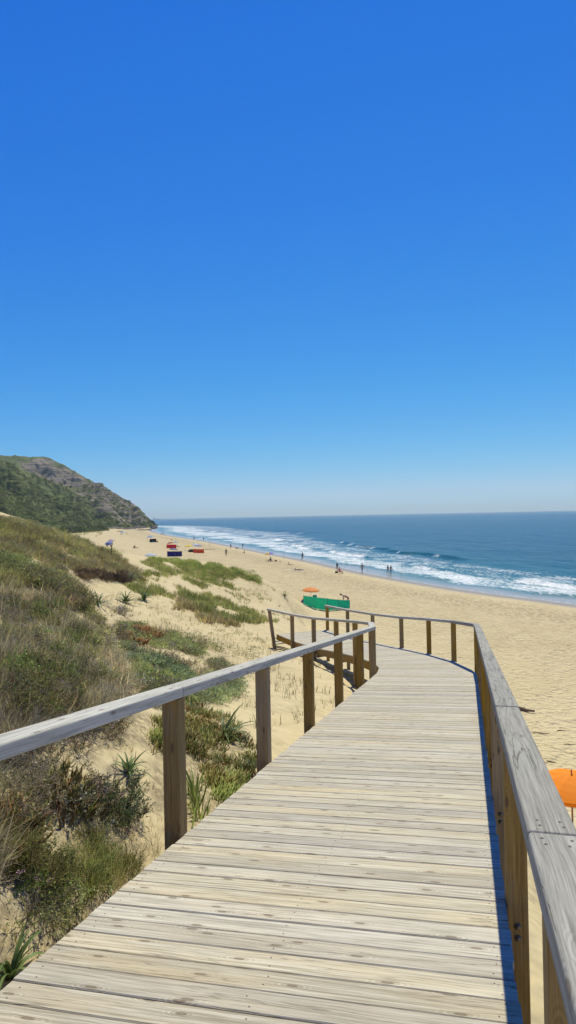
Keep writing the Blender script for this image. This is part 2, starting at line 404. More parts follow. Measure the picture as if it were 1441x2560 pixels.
LITTER = np.zeros((na, nr))      # how much plant litter lies on each ground cell; filled by the planting
def build_ground():
    t = NT('dune_and_beach_sand'); geo = t.n('NewGeometry').outputs['Position']
    sx = t.n('SeparateXYZ', i={0: geo})
    n1 = t.noise(geo, .22, 5, .68); n2 = t.noise(geo, 3.1, 5, .65); n3 = t.noise(geo, 60., 3, .7)
    base = t.mix(t.ramp(n1, .35, .65), (.505, .415, .235), (.565, .475, .285))
    base = t.mix(t.math('MULTIPLY', t.ramp(n2, .55, .75), .35), base, (.42, .335, .19))
    base = t.mix(t.math('MULTIPLY', t.ramp(n3, .62, .8), .3), base, (.36, .27, .17))
    # flecks of dry weed and trodden dark grains
    fl = t.n('TexVoronoi', i={'Vector': t.n('Mapping', i={'Vector': geo, 'Scale': (.9, .35, 1)}).outputs[0], 'Scale': 1.4}).outputs['Distance']
    base = t.mix(t.math('MULTIPLY', t.math('MULTIPLY', t.ramp(fl, .07, .03), t.attr('wrack').outputs['Fac']), .8), base, (.16, .12, .08))
    wr = t.noise(t.n('Mapping', i={'Vector': geo, 'Scale': (1, .5, 1)}).outputs[0], 2.2, 5, .75)
    base = t.mix(t.math('MULTIPLY', t.math('MULTIPLY', t.ramp(wr, .46, .56), t.attr('wrack').outputs['Fac']), .75), base, (.25, .19, .11))
    lit = t.attr('litter').outputs['Fac']
    n4 = t.noise(geo, 14., 5, .75)
    lm = t.math('MULTIPLY', lit, t.ramp(n4, .38, .56), clamp=True)
    base = t.mix(t.math('MULTIPLY', lm, .85), base, t.mix(n2, (.17, .13, .07), (.30, .245, .15)))
    wet = t.ramp(t.math('ADD', sx.outputs[2], t.math('MULTIPLY', n2, .05)), .30, .16)
    base = t.mix(wet, base, t.mix(1., base, (.60, .56, .56), 'MULTIPLY'))
    # footprints
    v1 = t.n('TexVoronoi', feature='SMOOTH_F1', i={'Vector': geo, 'Scale': 2.4, 'Smoothness': .6}).outputs['Distance']
    v2 = t.n('TexVoronoi', feature='SMOOTH_F1', i={'Vector': geo, 'Scale': 5.3, 'Smoothness': .5}).outputs['Distance']
    hh = t.math('ADD', t.math('MULTIPLY', v1, 1.), t.math('ADD', t.math('MULTIPLY', v2, .55), t.math('MULTIPLY', n2, .15)))
    foot = t.math('MULTIPLY', hh, t.math('MULTIPLY', t.attr('trod').outputs['Fac'], t.math('SUBTRACT', 1., wet)))
    h = t.math('ADD', foot, t.math('MULTIPLY', n3, .02))
    rp = t.math('SINE', t.math('ADD', t.math('MULTIPLY', sx.outputs[0], 30.), t.math('ADD', t.math('MULTIPLY', sx.outputs[1], 22.), t.math('MULTIPLY', n1, 60.))))
    h = t.math('MULTIPLY_ADD', rp, t.math('MULTIPLY', t.math('SUBTRACT', 1., t.attr('trod').outputs['Fac']), .002), h)
    p = t.n('BsdfPrincipled', i={'Base Color': base, 'Roughness': t.math('MULTIPLY_ADD', wet, -.62, .95), 'Normal': t.bump(h, 1., .16)})
    p.inputs['Specular IOR Level'].default_value = .3
    mat = t.surf(p.outputs[0])
    wd = np.exp(-((GD-11)/6.)**2)*.9+np.exp(-((GD-24)/5.)**2)*.45
    trod = np.clip(.25+.75*(1-GH), 0, 1)*sstep(3, 10, GD)+.12
    V = np.stack([GX, GY, GZ], -1).reshape(-1, 3)
    i = np.arange(na-1)[:, None]*nr+np.arange(nr-1)[None]
    Fq = np.stack([i, i+1, i+nr+1, i+nr], -1).reshape(-1, 4)[:, ::-1]
    # drop the part that lies deep under the sea, keep the rest
    keep = (GD.reshape(-1)[Fq].max(1) > -70)
    L = LITTER.copy()
    for _ in range(2):
        L[1:-1, 1:-1] = (L[1:-1, 1:-1]*2+L[:-2, 1:-1]+L[2:, 1:-1]+L[1:-1, :-2]+L[1:-1, 2:])/6
    o = npmesh('beach_sand', V, Fq[keep], [mat], smooth=True, attrs={'litter': np.clip(L, 0, 1).ravel(), 'wrack': wd.ravel(), 'trod': trod.ravel()})
    tag(o, 'pale golden sand of the beach and the dune beside the boardwalk', 'sand', kind='structure')

# ---------------------------------------------------------------- sea
def build_sea():
    saz = R(1)*np.concatenate([np.linspace(-24, 27, 620), np.linspace(27, 110, 90)[1:]])
    sr = np.concatenate([55*np.exp(np.linspace(0, math.log(1100/55), 620)), np.exp(np.linspace(math.log(1120), math.log(20000), 60))])
    A, Q = np.meshgrid(saz, sr, indexing='ij'); X = Q*np.sin(A); Y = Q*np.cos(A)
    d = -shore(X, Y)
    s = X*.35-Y*.93                                     # along-shore measure
    wob = (fbm(X/14, Y/14, 5, 3)-.5)
    wid = 1+sstep(150, 500, Y)*1.8                      # the surf widens towards the headland
    dn = d/wid+wob*9
    def crest(c, w, amp, seed, sc): 
        on = np.clip((fbm(s/sc, dn*0+seed, seed, 2)-.42)*5, 0, 1)
        q = (dn-c)/w
        return amp*on*np.where(q < 0, np.exp(-(q*2.6)**2), np.exp(-(q*.9)**2)), on
    c1, on1 = crest(31, 2.4, .62, 61, 30); c2, on2 = crest(16, 1.8, .42, 77, 20); c3, on3 = crest(6.5, 1.2, .2, 91, 14)
    sw = (fbm(X/9, Y/22, 41, 3)-.5)*.5*sstep(4, 40, d)+(fbm(X/2.4, Y/4.5, 43, 3)-.5)*.16*sstep(2, 20, d)
    far = sstep(900, 300, Q)
    Z = (c1+c2+c3+sw)*far*1.
    Z += (fbm(X/.9, Y/.9, 47, 2)-.5)*.10*sstep(1, 6, d)*sstep(250, 120, Q)
    Z -= .02*sstep(2, 0, d)
    # foam cover
    lace = fbm(s/5., dn/1.5, 101, 4, .62); lace2 = fbm(X/1.6, Y/2.4, 103, 3, .6)
    foam = np.zeros_like(X)
    foam = np.maximum(foam, sstep(4, 7.5, dn)*sstep(19, 12, dn)*(.45+.60*lace))
    foam = np.maximum(foam, sstep(13, 17, dn)*sstep(32, 24, dn)*(.20+.66*lace))
    foam = np.maximum(foam, sstep(-.4, .35, d)*sstep(6, 1.5, dn)*(.08+.45*lace2))
    foam = np.maximum(foam, np.exp(-((d-.35)/.4)**2)*.72)
    cr1 = np.exp(-((dn-30.0)/1.5)**2)*on1*np.clip((fbm(s/7, dn*0+3, 66, 2)-.46)*7, 0, 1)
    foam = np.maximum(foam, cr1*(.1+1.0*lace))
    foam = np.maximum(foam, np.exp(-((dn-15.2)/1.6)**2)*on2*.9*(.5+lace))
    wf = sstep(170, 380, Y)*sstep(1.5, 4, dn)*sstep(34, 22, dn)
    foam = np.maximum(foam, wf*(.16+.76*lace))
    shallow = np.exp(-np.clip(d, 0, 500)/26.)
    t = NT('sea_water'); geo = t.n('NewGeometry').outputs['Position']
    fm = t.attr('foam').outputs['Fac']; shl = t.attr('shallow').outputs['Fac']; wsh = t.attr('wash').outputs['Fac']
    q = t.n('Mapping', i={'Vector': geo, 'Rotation': (0, 0, R(-22)), 'Scale': (1, .42, 1)}).outputs[0]
    nf = t.noise(q, 1.9, 6, .72, .6); nb = t.noise(q, 1.3, 5, .62); nl = t.noise(t.n('Mapping', i={'Vector': geo, 'Rotation': (0, 0, R(-12)), 'Scale': (.2, 1., 1)}).outputs[0], .012, 4, .6); nb2 = t.noise(q, .16, 4, .6)
    fine = t.math('SUBTRACT', 1.02, fm)
    mask = t.ramp(t.math('SUBTRACT', nf, t.math('MULTIPLY_ADD', fine, .55, .17)), 0., .34)
    mask = t.math('MULTIPLY', mask, t.ramp(fm, .05, .25))
    glint = t.noise(t.n('Mapping', i={'Vector': geo, 'Scale': (.5, .16, 1)}).outputs[0], 1., 3, .7)
    mask = t.math('MAXIMUM', mask, t.math('MULTIPLY', t.ramp(glint, .735, .75), t.ramp(nl, .45, .6)))  # white flecks painted in for sun glitter on the open water
    deep = t.mix(t.ramp(nl, .38, .62), (.003, .040, .078), (.007, .066, .112))
    c = t.mix(t.math('MULTIPLY', shl, .8, clamp=True), deep, (.05, .235, .235))
    c = t.mix(wsh, c, (.36, .33, .29))
    gl = t.n('BsdfPrincipled', i={'Base Color': c, 'Roughness': t.math('MULTIPLY_ADD', wsh, -.05, .22), 'IOR': 1.333,
             'Normal': t.bump(t.math('ADD', t.math('MULTIPLY', nb, .35), t.math('MULTIPLY', nb2, 1.6)), t.math('MULTIPLY_ADD', wsh, -.9, 1.), .55)})
    gl.inputs['Specular IOR Level'].default_value = .14
    fo = t.n('BsdfPrincipled', i={'Base Color': (.82, .84, .85), 'Roughness': .8, 'Normal': t.bump(nf, 1., .25)})
    mat = t.surf(t.n('MixShader', i={0: mask, 1: gl.outputs[0], 2: fo.outputs[0]}).outputs[0])
    n1, n2 = X.shape; V = np.stack([X, Y, Z], -1).reshape(-1, 3)
    i = np.arange(n1-1)[:, None]*n2+np.arange(n2-1)[None]
    Fq = np.stack([i, i+n2, i+n2+1, i+1], -1).reshape(-1, 4)
    keep = d.reshape(-1)[Fq].max(1) > -3
    o = npmesh('sea_water', V, Fq[keep], [mat], smooth=True, attrs={'foam': foam.ravel(), 'shallow': shallow.ravel(), 'wash': (sstep(9, 1, dn)*sstep(10, 2, d)).ravel()})
    tag(o, 'blue ocean with white surf along the shore', 'sea', kind='structure')

# ---------------------------------------------------------------- boardwalk
def build_boardwalk():
    bw = thing('boardwalk', 'long weathered timber boardwalk with handrails, curving left as it descends over the dune', 'boardwalk', (-.8, 0, deck_z(0)))
    o0 = Vector(bw.location)
    def Lc(p): return Vector(p)-o0
    m = MB(); s = .0; k = 0; nails = []
    while s < LEN-.15:
        g = random.uniform(.003, .0085); s1 = s+.150-g
        a0, b0 = edges_at(s); a1, b1 = edges_at(s1)
        ex0, ex1 = random.uniform(-.006, .006), random.uniform(-.006, .006)
        u0 = (a0-b0)/np.linalg.norm(a0-b0); a0 = a0+u0*ex0; a1 = a1+u0*ex0; b0 = b0-u0*ex1; b1 = b1-u0*ex1
        # every board runs from its left end to its right end
        dzj = random.uniform(-.002, .002)
        def P(q, dz): return Lc((q[0], q[1], float(deck_z(q[1]))+dz+dzj))
        rn = random.random(); uo = random.uniform(0, 60); ch = .005
        pr = [(a0, b0, 0., -.032), (a0, b0, 0., -ch), (a0, b0, ch, 0.), (a0, b0, -ch, 0.), (a0, b0, 1., -ch), (a0, b0, 1., -.032)]
        rows = []
        for sgn, dz in ((0, -.032), (0, -ch), (ch, 0), (1-ch, 0), (1, -ch), (1, -.032)):
            f = sgn if sgn in (0, 1) else (sgn/.15 if sgn < .5 else 1-ch/.15)
            la = a0+(a1-a0)*f; lb = b0+(b1-b0)*f
            rows.append((P(la, dz), P(lb, dz), f*.145))
        Lb = float(np.linalg.norm(a0-b0))
        for i in range(6):
            r0, r1 = rows[i], rows[(i+1) % 6]
            v0, v1 = (r0[2], r1[2]) if i < 5 else (.4, .55)
            m.face([r0[0], r0[1], r1[1], r1[0]], [(uo, uo*.3+v0), (uo+Lb, uo*.3+v0), (uo+Lb, uo*.3+v1), (uo, uo*.3+v1)], rn)
        m.face([r[0] for r in rows], [(uo, uo*.3+r[2]) for r in rows], rn)
        m.face([r[1] for r in reversed(rows)], [(uo+.2, uo*.3+r[2]) for r in reversed(rows)], rn)
        if s < 15:
            for t_ in (.035, .5, .965):
                for f in (.25, .75):
                    q = (a0+(a1-a0)*f)*(1-t_)+(b0+(b1-b0)*f)*t_+np.array([random.uniform(-.022, .022), random.uniform(-.008, .008)])
                    c = P(q, .0012); pts_ = [c+Vector((0.0036*math.cos(w), 0.0036*math.sin(w), 0)) for w in np.arange(8)*math.pi/4]
                    m.face(pts_, None, 0., 1)
        s += .150; k += 1
    tag(m.build('deck', [M_deck, M_nail], bw), 'pale weathered deck planks laid crosswise')
    # posts: (edge side, y of the foot)
    def off(side, i0, f, out):
        """plan point a little outside an edge polyline"""
        E = LE if side < 0 else RE
        p = E[i0]+(E[i0+1]-E[i0])*f; d = E[i0+1]-E[i0]; d = d/np.linalg.norm(d)
        n = np.array([-d[1], d[0]]) if side < 0 else np.array([d[1], -d[0]])
        return p+n*out, d
    def straight(side, y, o_=.062):
        E = LE if side < 0 else RE
        return off(side, 0, (y-E[0, 1])/(E[1, 1]-E[0, 1]), o_)
    PL = [straight(-1, y) for y in (-1.4, .6, 2.6, 4.65, 6.68, 8.6, 10.6, 12.75, 14.45)]
    PL += [off(-1, 3, 0., .05), off(-1, 4, .02, .055), off(-1, 5, .02, .055), off(-1, 6, .0, .06), off(-1, 7, 0., .06), off(-1, 7, .97, .06)]
    PR = [straight(1, y, .054) for y in (-2.2, -.3, 1.65, 3.55, 5.35, 7.1, 9.0, 11.0, 12.9)]
    PR += [off(1, 2, -.35, .055), off(1, 3, 0., .055), off(1, 4, 0., .055), off(1, 5, 0., .06), off(1, 6, .0, .06), off(1, 7, .0, .06), off(1, 7, .97, .06)]
    HR, RTH = .935, .072
    for side, PP in ((-1, PL), (1, PR)):
        tops = []; RW = .145 if side < 0 else .118; PW = .12 if side < 0 else .106
        for i, (p, d) in enumerate(PP):
            zt = float(deck_z(p[1]))+HR; zb = min(float(ground(p[0], p[1]))-.3, zt-1.3)
            mb = MB(); d3 = Vector((d[0], d[1], 0))
            pv = Vector((p[0], p[1], 0))
            lean = Vector((-.22, .0, 0)) if (side < 0 and i == len(PP)-1) else Vector((0, 0, 0))
            mb.beam(Lc((p[0], p[1], zb))-lean*.0, Lc((p[0], p[1], zt))+lean, PW, PW, up=d3, side=Vector((d[1], -d[0], 0)))
            po = mb.build('post', M_post, bw, bevel=.006)
            inw = (Vector((-d[1], d[0], 0))*(.026 if p[1] < 14 else .02)) if side > 0 else Vector((0, 0, 0))
            tops.append((pv+inw+lean+Vector((0, 0, zt+RTH/2+.002)), d3))
            if i > 0 and p[1] < 12:
                for dz in (-.10, -.16):
                    bb = MB()
                    c = Lc((p[0], p[1], float(deck_z(p[1]))+dz))-d3*(PW/2+.002)
                    M3 = d3.to_track_quat('-Z', 'Y').to_matrix()
                    bb.lathe([(0, .006), (.009, .006), (.009, .002), (.018, .0015), (.018, -.002), (0, -.003)], c, 10, 0, M3)
                    bb.build('bolt', M_bolt, po)
        # a long rail board runs on at both open ends
        first = tops[0]; tops.insert(0, (first[0]-first[1]*1.2+Vector((0, 0, .15)), first[1]))
        en = (tops[-1][0]-tops[-2][0]).normalized(); tops[-1] = (tops[-1][0]+en*.12, tops[-1][1])
        n = len(tops); dirs = [(tops[i+1][0]-tops[i][0]).normalized() for i in range(n-1)]
        for i in range(n-1):
            a, b = tops[i][0], tops[i+1][0]; d = dirs[i]
            def mitre(j, p):
                dd = dirs[max(j-1, 0)]+dirs[min(j, n-2)]; dd.z = 0; dd.normalize()
                nn = Vector((dd.y, -dd.x, 0)); dh = Vector((d.x, d.y, 0)).normalized(); nh = Vector((dh.y, -dh.x, 0))
                return nn*(RW/2/max(nn.dot(nh), .6))
            na_, nb_ = mitre(i, a), mitre(i+1, b)
            ga = .0025; a2 = a+d*ga; b2 = b-d*ga; tw = random.uniform(-.002, .002)
            up = Vector((0, 0, RTH/2))
            mb = MB()
            T0 = [a2+na_+up, b2+nb_+up, b2-nb_+up, a2-na_+up]; B0 = [q-2*up for q in T0]
            for q in T0+B0: q.z += tw
            mb.box8([Lc(q) for q in B0], [Lc(q) for q in T0], rnd=random.random())
            if a2.y < 12:
                for en_, dv in ((a2, 1), (b2, -1)):
                    for oo in (.045, .085):
                        for ss in (-.028, .03):
                            c = Lc(en_+d*dv*oo+na_.normalized()*(ss+random.uniform(-.006, .006))+up+Vector((0, 0, tw+.0012)))
                            mb.face([c+Vector((.004*math.cos(w), .004*math.sin(w), 0)) for w in np.arange(8)*math.pi/4], None, 0., 1)
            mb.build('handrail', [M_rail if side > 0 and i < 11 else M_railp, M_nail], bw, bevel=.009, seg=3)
    # edge beams and joists below the planks
    for side, E in ((-1, LE), (1, RE)):
        for i in range(len(E)-1):
            mb = MB(); d = E[i+1]-E[i]; d = d/np.linalg.norm(d); inn = np.array([d[1], -d[0]])*(-side)*-1
            inn = np.array([d[1], -d[0]]) if side < 0 else np.array([-d[1], d[0]])
            p, q = E[i]+inn*.04+d*.003, E[i+1]+inn*.04-d*.003
            nseg = 6 if i == 0 else 1
            for j in range(nseg):
                u, v = p+(q-p)*(j/nseg), p+(q-p)*((j+1)/nseg)
                mb.beam(Lc((u[0], u[1], float(deck_z(u[1]))-.036-.1)), Lc((v[0], v[1], float(deck_z(v[1]))-.036-.1)), .07, .2)
            mb.build('edge_beam', M_post, bw, bevel=.005)
    s = 1.
    while s < LEN-.3:
        a, b = edges_at(s); u = (b-a)/np.linalg.norm(b-a); a = a+u*.08; b = b-u*.08
        mb = MB(); mb.beam(Lc((a[0], a[1], float(deck_z(a[1]))-.25)), Lc((b[0], b[1], float(deck_z(b[1]))-.25)), .1, .16)
        mb.build('cross_beam', M_post, bw); s += 2.05
    # steps down to the sand beyond the end
    a, b = edges_at(LEN); d = (a-edges_at(LEN-.5)[0]); d = d/np.linalg.norm(d)
    mb = MB()
    for i in range(3):
        f = .18+i*.3; z = float(deck_z(28))-.17*(i+1)
        p, q = a+d*f, b+d*f
        mb.beam(Lc((p[0], p[1], z)), Lc((q[0], q[1], z)), .28, .035)
    mb.build('step', M_deck, bw)
# ---------------------------------------------------------------- headland
def interp_line(L, x): return np.interp(x, [p[0] for p in L], [p[1] for p in L])
def build_hills():
    def mat(name, green):
        t = NT(name); geo = t.n('NewGeometry').outputs['Position']; nrm = t.n('NewGeometry').outputs['Normal']
        n1 = t.noise(geo, .012, 5, .62); n2 = t.noise(geo, .06, 5, .7); n3 = t.noise(geo, .35, 4, .7)
        st = t.n('Mapping', i={'Vector': geo, 'Rotation': (R(6), R(22), R(5)), 'Scale': (.010, .010, .16)}).outputs[0]
        s1 = t.noise(st, 1., 6, .65, .3)
        rock = t.mix(t.ramp(s1, .38, .62), (.11, .095, .08), (.32, .27, .21))
        rock = t.mix(t.math('MULTIPLY', t.ramp(n2, .5, .7), .5), rock, (.16, .135, .075))
        gr = t.mix(t.ramp(n2, .38, .62), (.075, .105, .035), (.17, .20, .07))
        gr = t.mix(t.math('MULTIPLY', t.ramp(n1, .5, .68), .7), gr, (.17, .16, .075))
        gr = t.mix(t.math('MULTIPLY', t.ramp(n3, .55, .7), .5), gr, (.02, .032, .012))
        vg = t.attr('veg').outputs['Fac']
        m = t.ramp(t.math('ADD', vg, t.math('MULTIPLY', t.math('SUBTRACT', n2, .5), 1.6)), .42, .58)
        c = t.mix(m, rock, gr)
        pale = t.attr('scar').outputs['Fac']
        c = t.mix(pale, c, (.45, .39, .30))
        h = t.math('ADD', t.math('MULTIPLY', s1, 2.), t.math('MULTIPLY', n3, .8))
        p = t.n('BsdfPrincipled', i={'Base Color': c, 'Roughness': .95, 'Normal': t.bump(h, 1., 3.)})
        p.inputs['Specular IOR Level'].default_value = .1
        return t.surf(p.outputs[0])
    mt = mat('headland_rock_and_scrub', 0)
    def sheet(name, label, sky, zb, zt, x0, x1, basez, vegf, amp, seed, ncol=420, nrow=200, scars=()):
        cx = np.linspace(x0, x1, ncol); tt = np.linspace(0, 1, nrow)
        yt = interp_line(sky, cx)+(fbm(cx/9., cx*0, seed, 4, .6)-.5)*4.6
        DB = interp_line(zb, cx); DT = interp_line(zt, cx)
        xr, yr, zr = ray(cx, yt); top = CZ+zr/yr*DT; xt = xr/yr*DT
        xb = ray(cx, np.full_like(cx, 1300.))[0]/ray(cx, np.full_like(cx, 1300.))[1]*DB
        C, T = np.meshgrid(np.arange(ncol), tt, indexing='ij')
        prof = T**.88
        D = DB[C.astype(int)]*(1-T)+DT[C.astype(int)]*T; X = xb[C.astype(int)]*(1-T)+xt[C.astype(int)]*T
        Z = basez+(top[C.astype(int)]-basez)*prof
        env = np.sin(np.pi*np.clip(T, 0, 1))**.6
        n = fbm(X/70, D/70, seed+1, 5, .55); rid = 1-np.abs(2*fbm(X/45+T*1.3, D/110, seed+2, 4)-1)
        Z = Z+env*amp*((n-.5)*2.6-(rid-.75)*2.0)+env*(fbm(X/7, D/7, seed+5, 3)-.5)*amp*.36
        # rock steps: layers lean to the right
        lay = np.sin((Z+X*.32)/4.2+n*9); D = D+env*(lay*.8*(1-vegf(C/(ncol-1)*(x1-x0)+x0, T)))
        Vv = np.stack([X, D, Z], -1)
        # close the back so the land has depth
        back = np.stack([X[:, -1]*1.08, D[:, -1]+60, Z[:, -1]-4], -1)[:, None]
        back2 = np.stack([X[:, -1]*1.2, D[:, -1]+240, Z[:, -1]*0-6], -1)[:, None]
        Vv = np.concatenate([Vv, back, back2], 1); nr2 = nrow+2
        veg = vegf(cx[:, None]+0*T, T+(n-.5)*.3); veg = np.concatenate([veg, veg[:, -1:], veg[:, -1:]], 1)
        pxs = cx[:, None]+0*T; _, pys = proj(np.stack([X, D, Z], -1).reshape(-1, 3)); pys = pys.reshape(T.shape)
        sc = np.zeros_like(T)
        for (sx0, sx1, sy, w) in scars: sc = np.maximum(sc, sstep(sx0-3, sx0, pxs)*sstep(sx1+3, sx1, pxs)*np.exp(-((pys-sy-(pxs-sx0)*.12)/w)**2))
        sc = np.concatenate([sc, sc[:, -1:]*0, sc[:, -1:]*0], 1)
        i = np.arange(ncol-1)[:, None]*nr2+np.arange(nr2-1)[None]
        Fq = np.stack([i, i+nr2, i+nr2+1, i+1], -1).reshape(-1, 4)
        o = npmesh(name, Vv.reshape(-1, 3), Fq, [mt], smooth=True, attrs={'veg': veg.ravel(), 'scar': np.clip(sc, 0, 1).ravel()})
        tag(o, label, 'hill', kind='structure')
        return X, D, Z, veg
    front = [(-400, 1075), (-100, 1130), (0, 1153), (40, 1165), (80, 1184), (130, 1204), (165, 1216), (200, 1216), (228, 1210), (238, 1207), (250, 1209), (280, 1229), (330, 1258), (350, 1271), (362, 1287), (376, 1298), (386, 1304), (392, 1317)]
    zb = [(-400, 260), (0, 430), (150, 560), (230, 690), (300, 760), (360, 800), (392, 850)]
    zt = [(-400, 480), (0, 760), (100, 860), (238, 1000), (330, 960), (370, 900), (392, 868)]
    def vf(px, T): return np.clip(sstep(345, 130, px+T*90-20)*.95+.17+.22*sstep(.35,.0,T), 0, 1)*.95
    fr = sheet('hill', 'green scrub covered headland slope with brown layered rock toward the sea', front, zb, zt, -400, 392, -1., vf, 17, 201,
               scars=((140, 158, 1206, 1.5), (170, 186, 1213, 1.6)))
    back = [(-400, 1120), (-100, 1138), (0, 1140), (60, 1141), (110, 1143), (130, 1149), (150, 1158), (185, 1176), (210, 1192), (232, 1203), (248, 1213), (268, 1235)]
    zb2 = [(-400, 820), (0, 930), (268, 1060)]; zt2 = [(-400, 1100), (0, 1200), (110, 1250), (268, 1180)]
    def vf2(px, T): return np.clip(.27+.45*sstep(.86, .98, T)+.6*sstep(60, -60, px-T*60), 0, 1)
    sheet('hill', 'bare dark layered rock hill at the top of the headland', back, zb2, zt2, -400, 268, 20., vf2, 19, 301, 360, 160)
    return fr
# ---------------------------------------------------------------- plants
def foliage_mat(name, trans=.3, rough=.6, spec=.25):
    t = NT(name); c = t.attr('tint').outputs['Color']
    hs = t.n('HueSaturation', i={'Color': c, 'Value': 1.45, 'Saturation': 1.06}); c = hs.outputs[0]
    p = t.n('BsdfPrincipled', i={'Base Color': c, 'Roughness': rough}); p.inputs['Specular IOR Level'].default_value = spec
    if not trans: return t.surf(p.outputs[0])
    tr = t.n('BsdfTranslucent', i={'Color': c})
    return t.surf(t.n('MixShader', i={0: trans, 1: p.outputs[0], 2: tr.outputs[0]}).outputs[0])
M_grass = foliage_mat('grass_blades', .42); M_twig = foliage_mat('dry_twigs', 0, .9, .1); M_leaf = foliage_mat('small_leaves', .38); M_flesh = foliage_mat('fleshy_leaves', .2, .5, .2)

class T:
    """a plant template: triangles with a value per vertex (0 base .. 1 tip) and a random per piece"""
    def __init__(s): s.v = []; s.f = []; s.g = []; s.r = []; s.n = 0
    def add(s, v, f, g):
        s.v.append(np.array(v, float)); s.f.append(np.array(f)+s.n); s.g.append(np.array(g, float)); s.r.append(np.full(len(v), rng.random())); s.n += len(v)
    def done(s): return (np.vstack(s.v), np.vstack(s.f), np.concatenate(s.g), np.concatenate(s.r))
def blade(t, p, az_, h, bend, w, seg=2):
    d = np.array([math.cos(az_), math.sin(az_), 0]); sd = np.array([-d[1], d[0], 0]); tw = rng.uniform(-.8, .8)
    sd = sd*math.cos(tw)+d*math.sin(tw)
    v = []; g = []
    for i in range(seg+1):
        q = i/(seg+.0); a = bend*q
        c = p+d*(h*q*math.sin(a*.75+.08))+np.array([0, 0, h*q*math.cos(a*.75)])
        if i < seg: ww = w*(1-.45*q); v += [c-sd*ww/2, c+sd*ww/2]; g += [q, q]
        else: v.append(c); g.append(1)
    f = []
    for i in range(seg-1): b = 2*i; f += [(b, b+1, b+3), (b, b+3, b+2)]
    b = 2*(seg-1); f.append((b, b+1, b+2)); t.add(v, f, g)
def tuft(n, spread, hmin, hmax, bmax, w, seg=2):
    t = T()
    for _ in range(n):
        a = rng.uniform(0, 6.283); r = spread*math.sqrt(rng.random())
        blade(t, np.array([r*math.cos(a), r*math.sin(a), -.03]), a+rng.normal(0, .7), rng.uniform(hmin, hmax), rng.uniform(.15, bmax), w*rng.uniform(.7, 1.3), seg)
    return t.done()
def stick(t, a, b, r0, r1, g0, g1):
    d = b-a; L = np.linalg.norm(d)+1e-9; d = d/L; s = np.cross(d, [0.3, .2, 1.]); s /= np.linalg.norm(s)+1e-9; u = np.cross(d, s)
    v = []; 
    for c, r_ in ((a, r0), (b, r1)):
        for k in range(3): th = 2.094*k; v.append(c+(s*math.cos(th)+u*math.sin(th))*r_)
    t.add(v, [(0, 1, 4), (0, 4, 3), (1, 2, 5), (1, 5, 4), (2, 0, 3), (2, 3, 5)], [g0]*3+[g1]*3)
def twig_bush(n, h, spr, thick, depth=3, leaf=0, leafw=.02):
    t = T()
    def grow(p, d, L, r_, k):
        q = p+d*L; stick(t, p, q, r_, r_*.6, 1-k/depth, 1-(k-1)/depth)
        if k > 1:
            for _ in range(rng.integers(2, 4)):
                e = d+rng.normal(0, .55, 3); e[2] += .1; e /= np.linalg.norm(e); grow(p+d*L*rng.uniform(.5, 1), e, L*rng.uniform(.55, .8), r_*.6, k-1)
        if leaf and k <= 2:
            for _ in range(leaf): put_leaf(t, p+d*L*rng.random(), leafw)
    for _ in range(n):
        a = rng.uniform(0, 6.283); d = np.array([math.cos(a)*spr, math.sin(a)*spr, rng.uniform(.3, 1.)]); d /= np.linalg.norm(d)
        grow(np.array([rng.normal(0, .04), rng.normal(0, .04), -.02]), d, h*.45*rng.uniform(.7, 1.2), thick, depth)
    return t.done()
def put_leaf(t, c, w):
    a = rng.uniform(0, 6.283); e = rng.uniform(-.2, 1.2); d = np.array([math.cos(a)*math.cos(e), math.sin(a)*math.cos(e), math.sin(e)])
    s = np.cross(d, rng.normal(0, 1, 3)); s /= np.linalg.norm(s)+1e-9; w = w*rng.uniform(.6, 1.3)
    t.add([c, c+d*w+s*w*.45, c+d*w*2.1, c+d*w-s*w*.45], [(0, 1, 2), (0, 2, 3)], [.2, .6, 1, .6])
def leaf_mound(n, rad, h, w):
    t = T()
    for _ in range(n):
        a = rng.uniform(0, 6.283); r_ = rad*math.sqrt(rng.random()); zc = h*math.sqrt(max(0, 1-(r_/rad)**2))*rng.uniform(.35, 1)
        put_leaf(t, np.array([r_*math.cos(a), r_*math.sin(a), zc]), w)
    return t.done()
def finger_clump(n, rad, h, w):
    t = T()
    for _ in range(n):
        a = rng.uniform(0, 6.283); r_ = rad*math.sqrt(rng.random()); p = np.array([r_*math.cos(a), r_*math.sin(a), -.01])
        d = np.array([math.cos(a)*r_/rad*.7+rng.normal(0, .25), math.sin(a)*r_/rad*.7+rng.normal(0, .25), 1.]); d /= np.linalg.norm(d)
        L = h*rng.uniform(.6, 1.2); s = np.cross(d, [1, .2, .1]); s /= np.linalg.norm(s); u = np.cross(d, s); v = []; g = []
        for q, ww in ((0, .8), (.55, 1.)):
            c = p+d*L*q
            for k in range(3): v.append(c+(s*math.cos(2.094*k)+u*math.sin(2.094*k))*w*ww); g.append(q)
        v.append(p+d*L+np.array([0, 0, L*.12])); g.append(1)
        t.add(v, [(0, 1, 4), (0, 4, 3), (1, 2, 5), (1, 5, 4), (2, 0, 3), (2, 3, 5), (3, 4, 6), (4, 5, 6), (5, 3, 6)], g)
    return t.done()

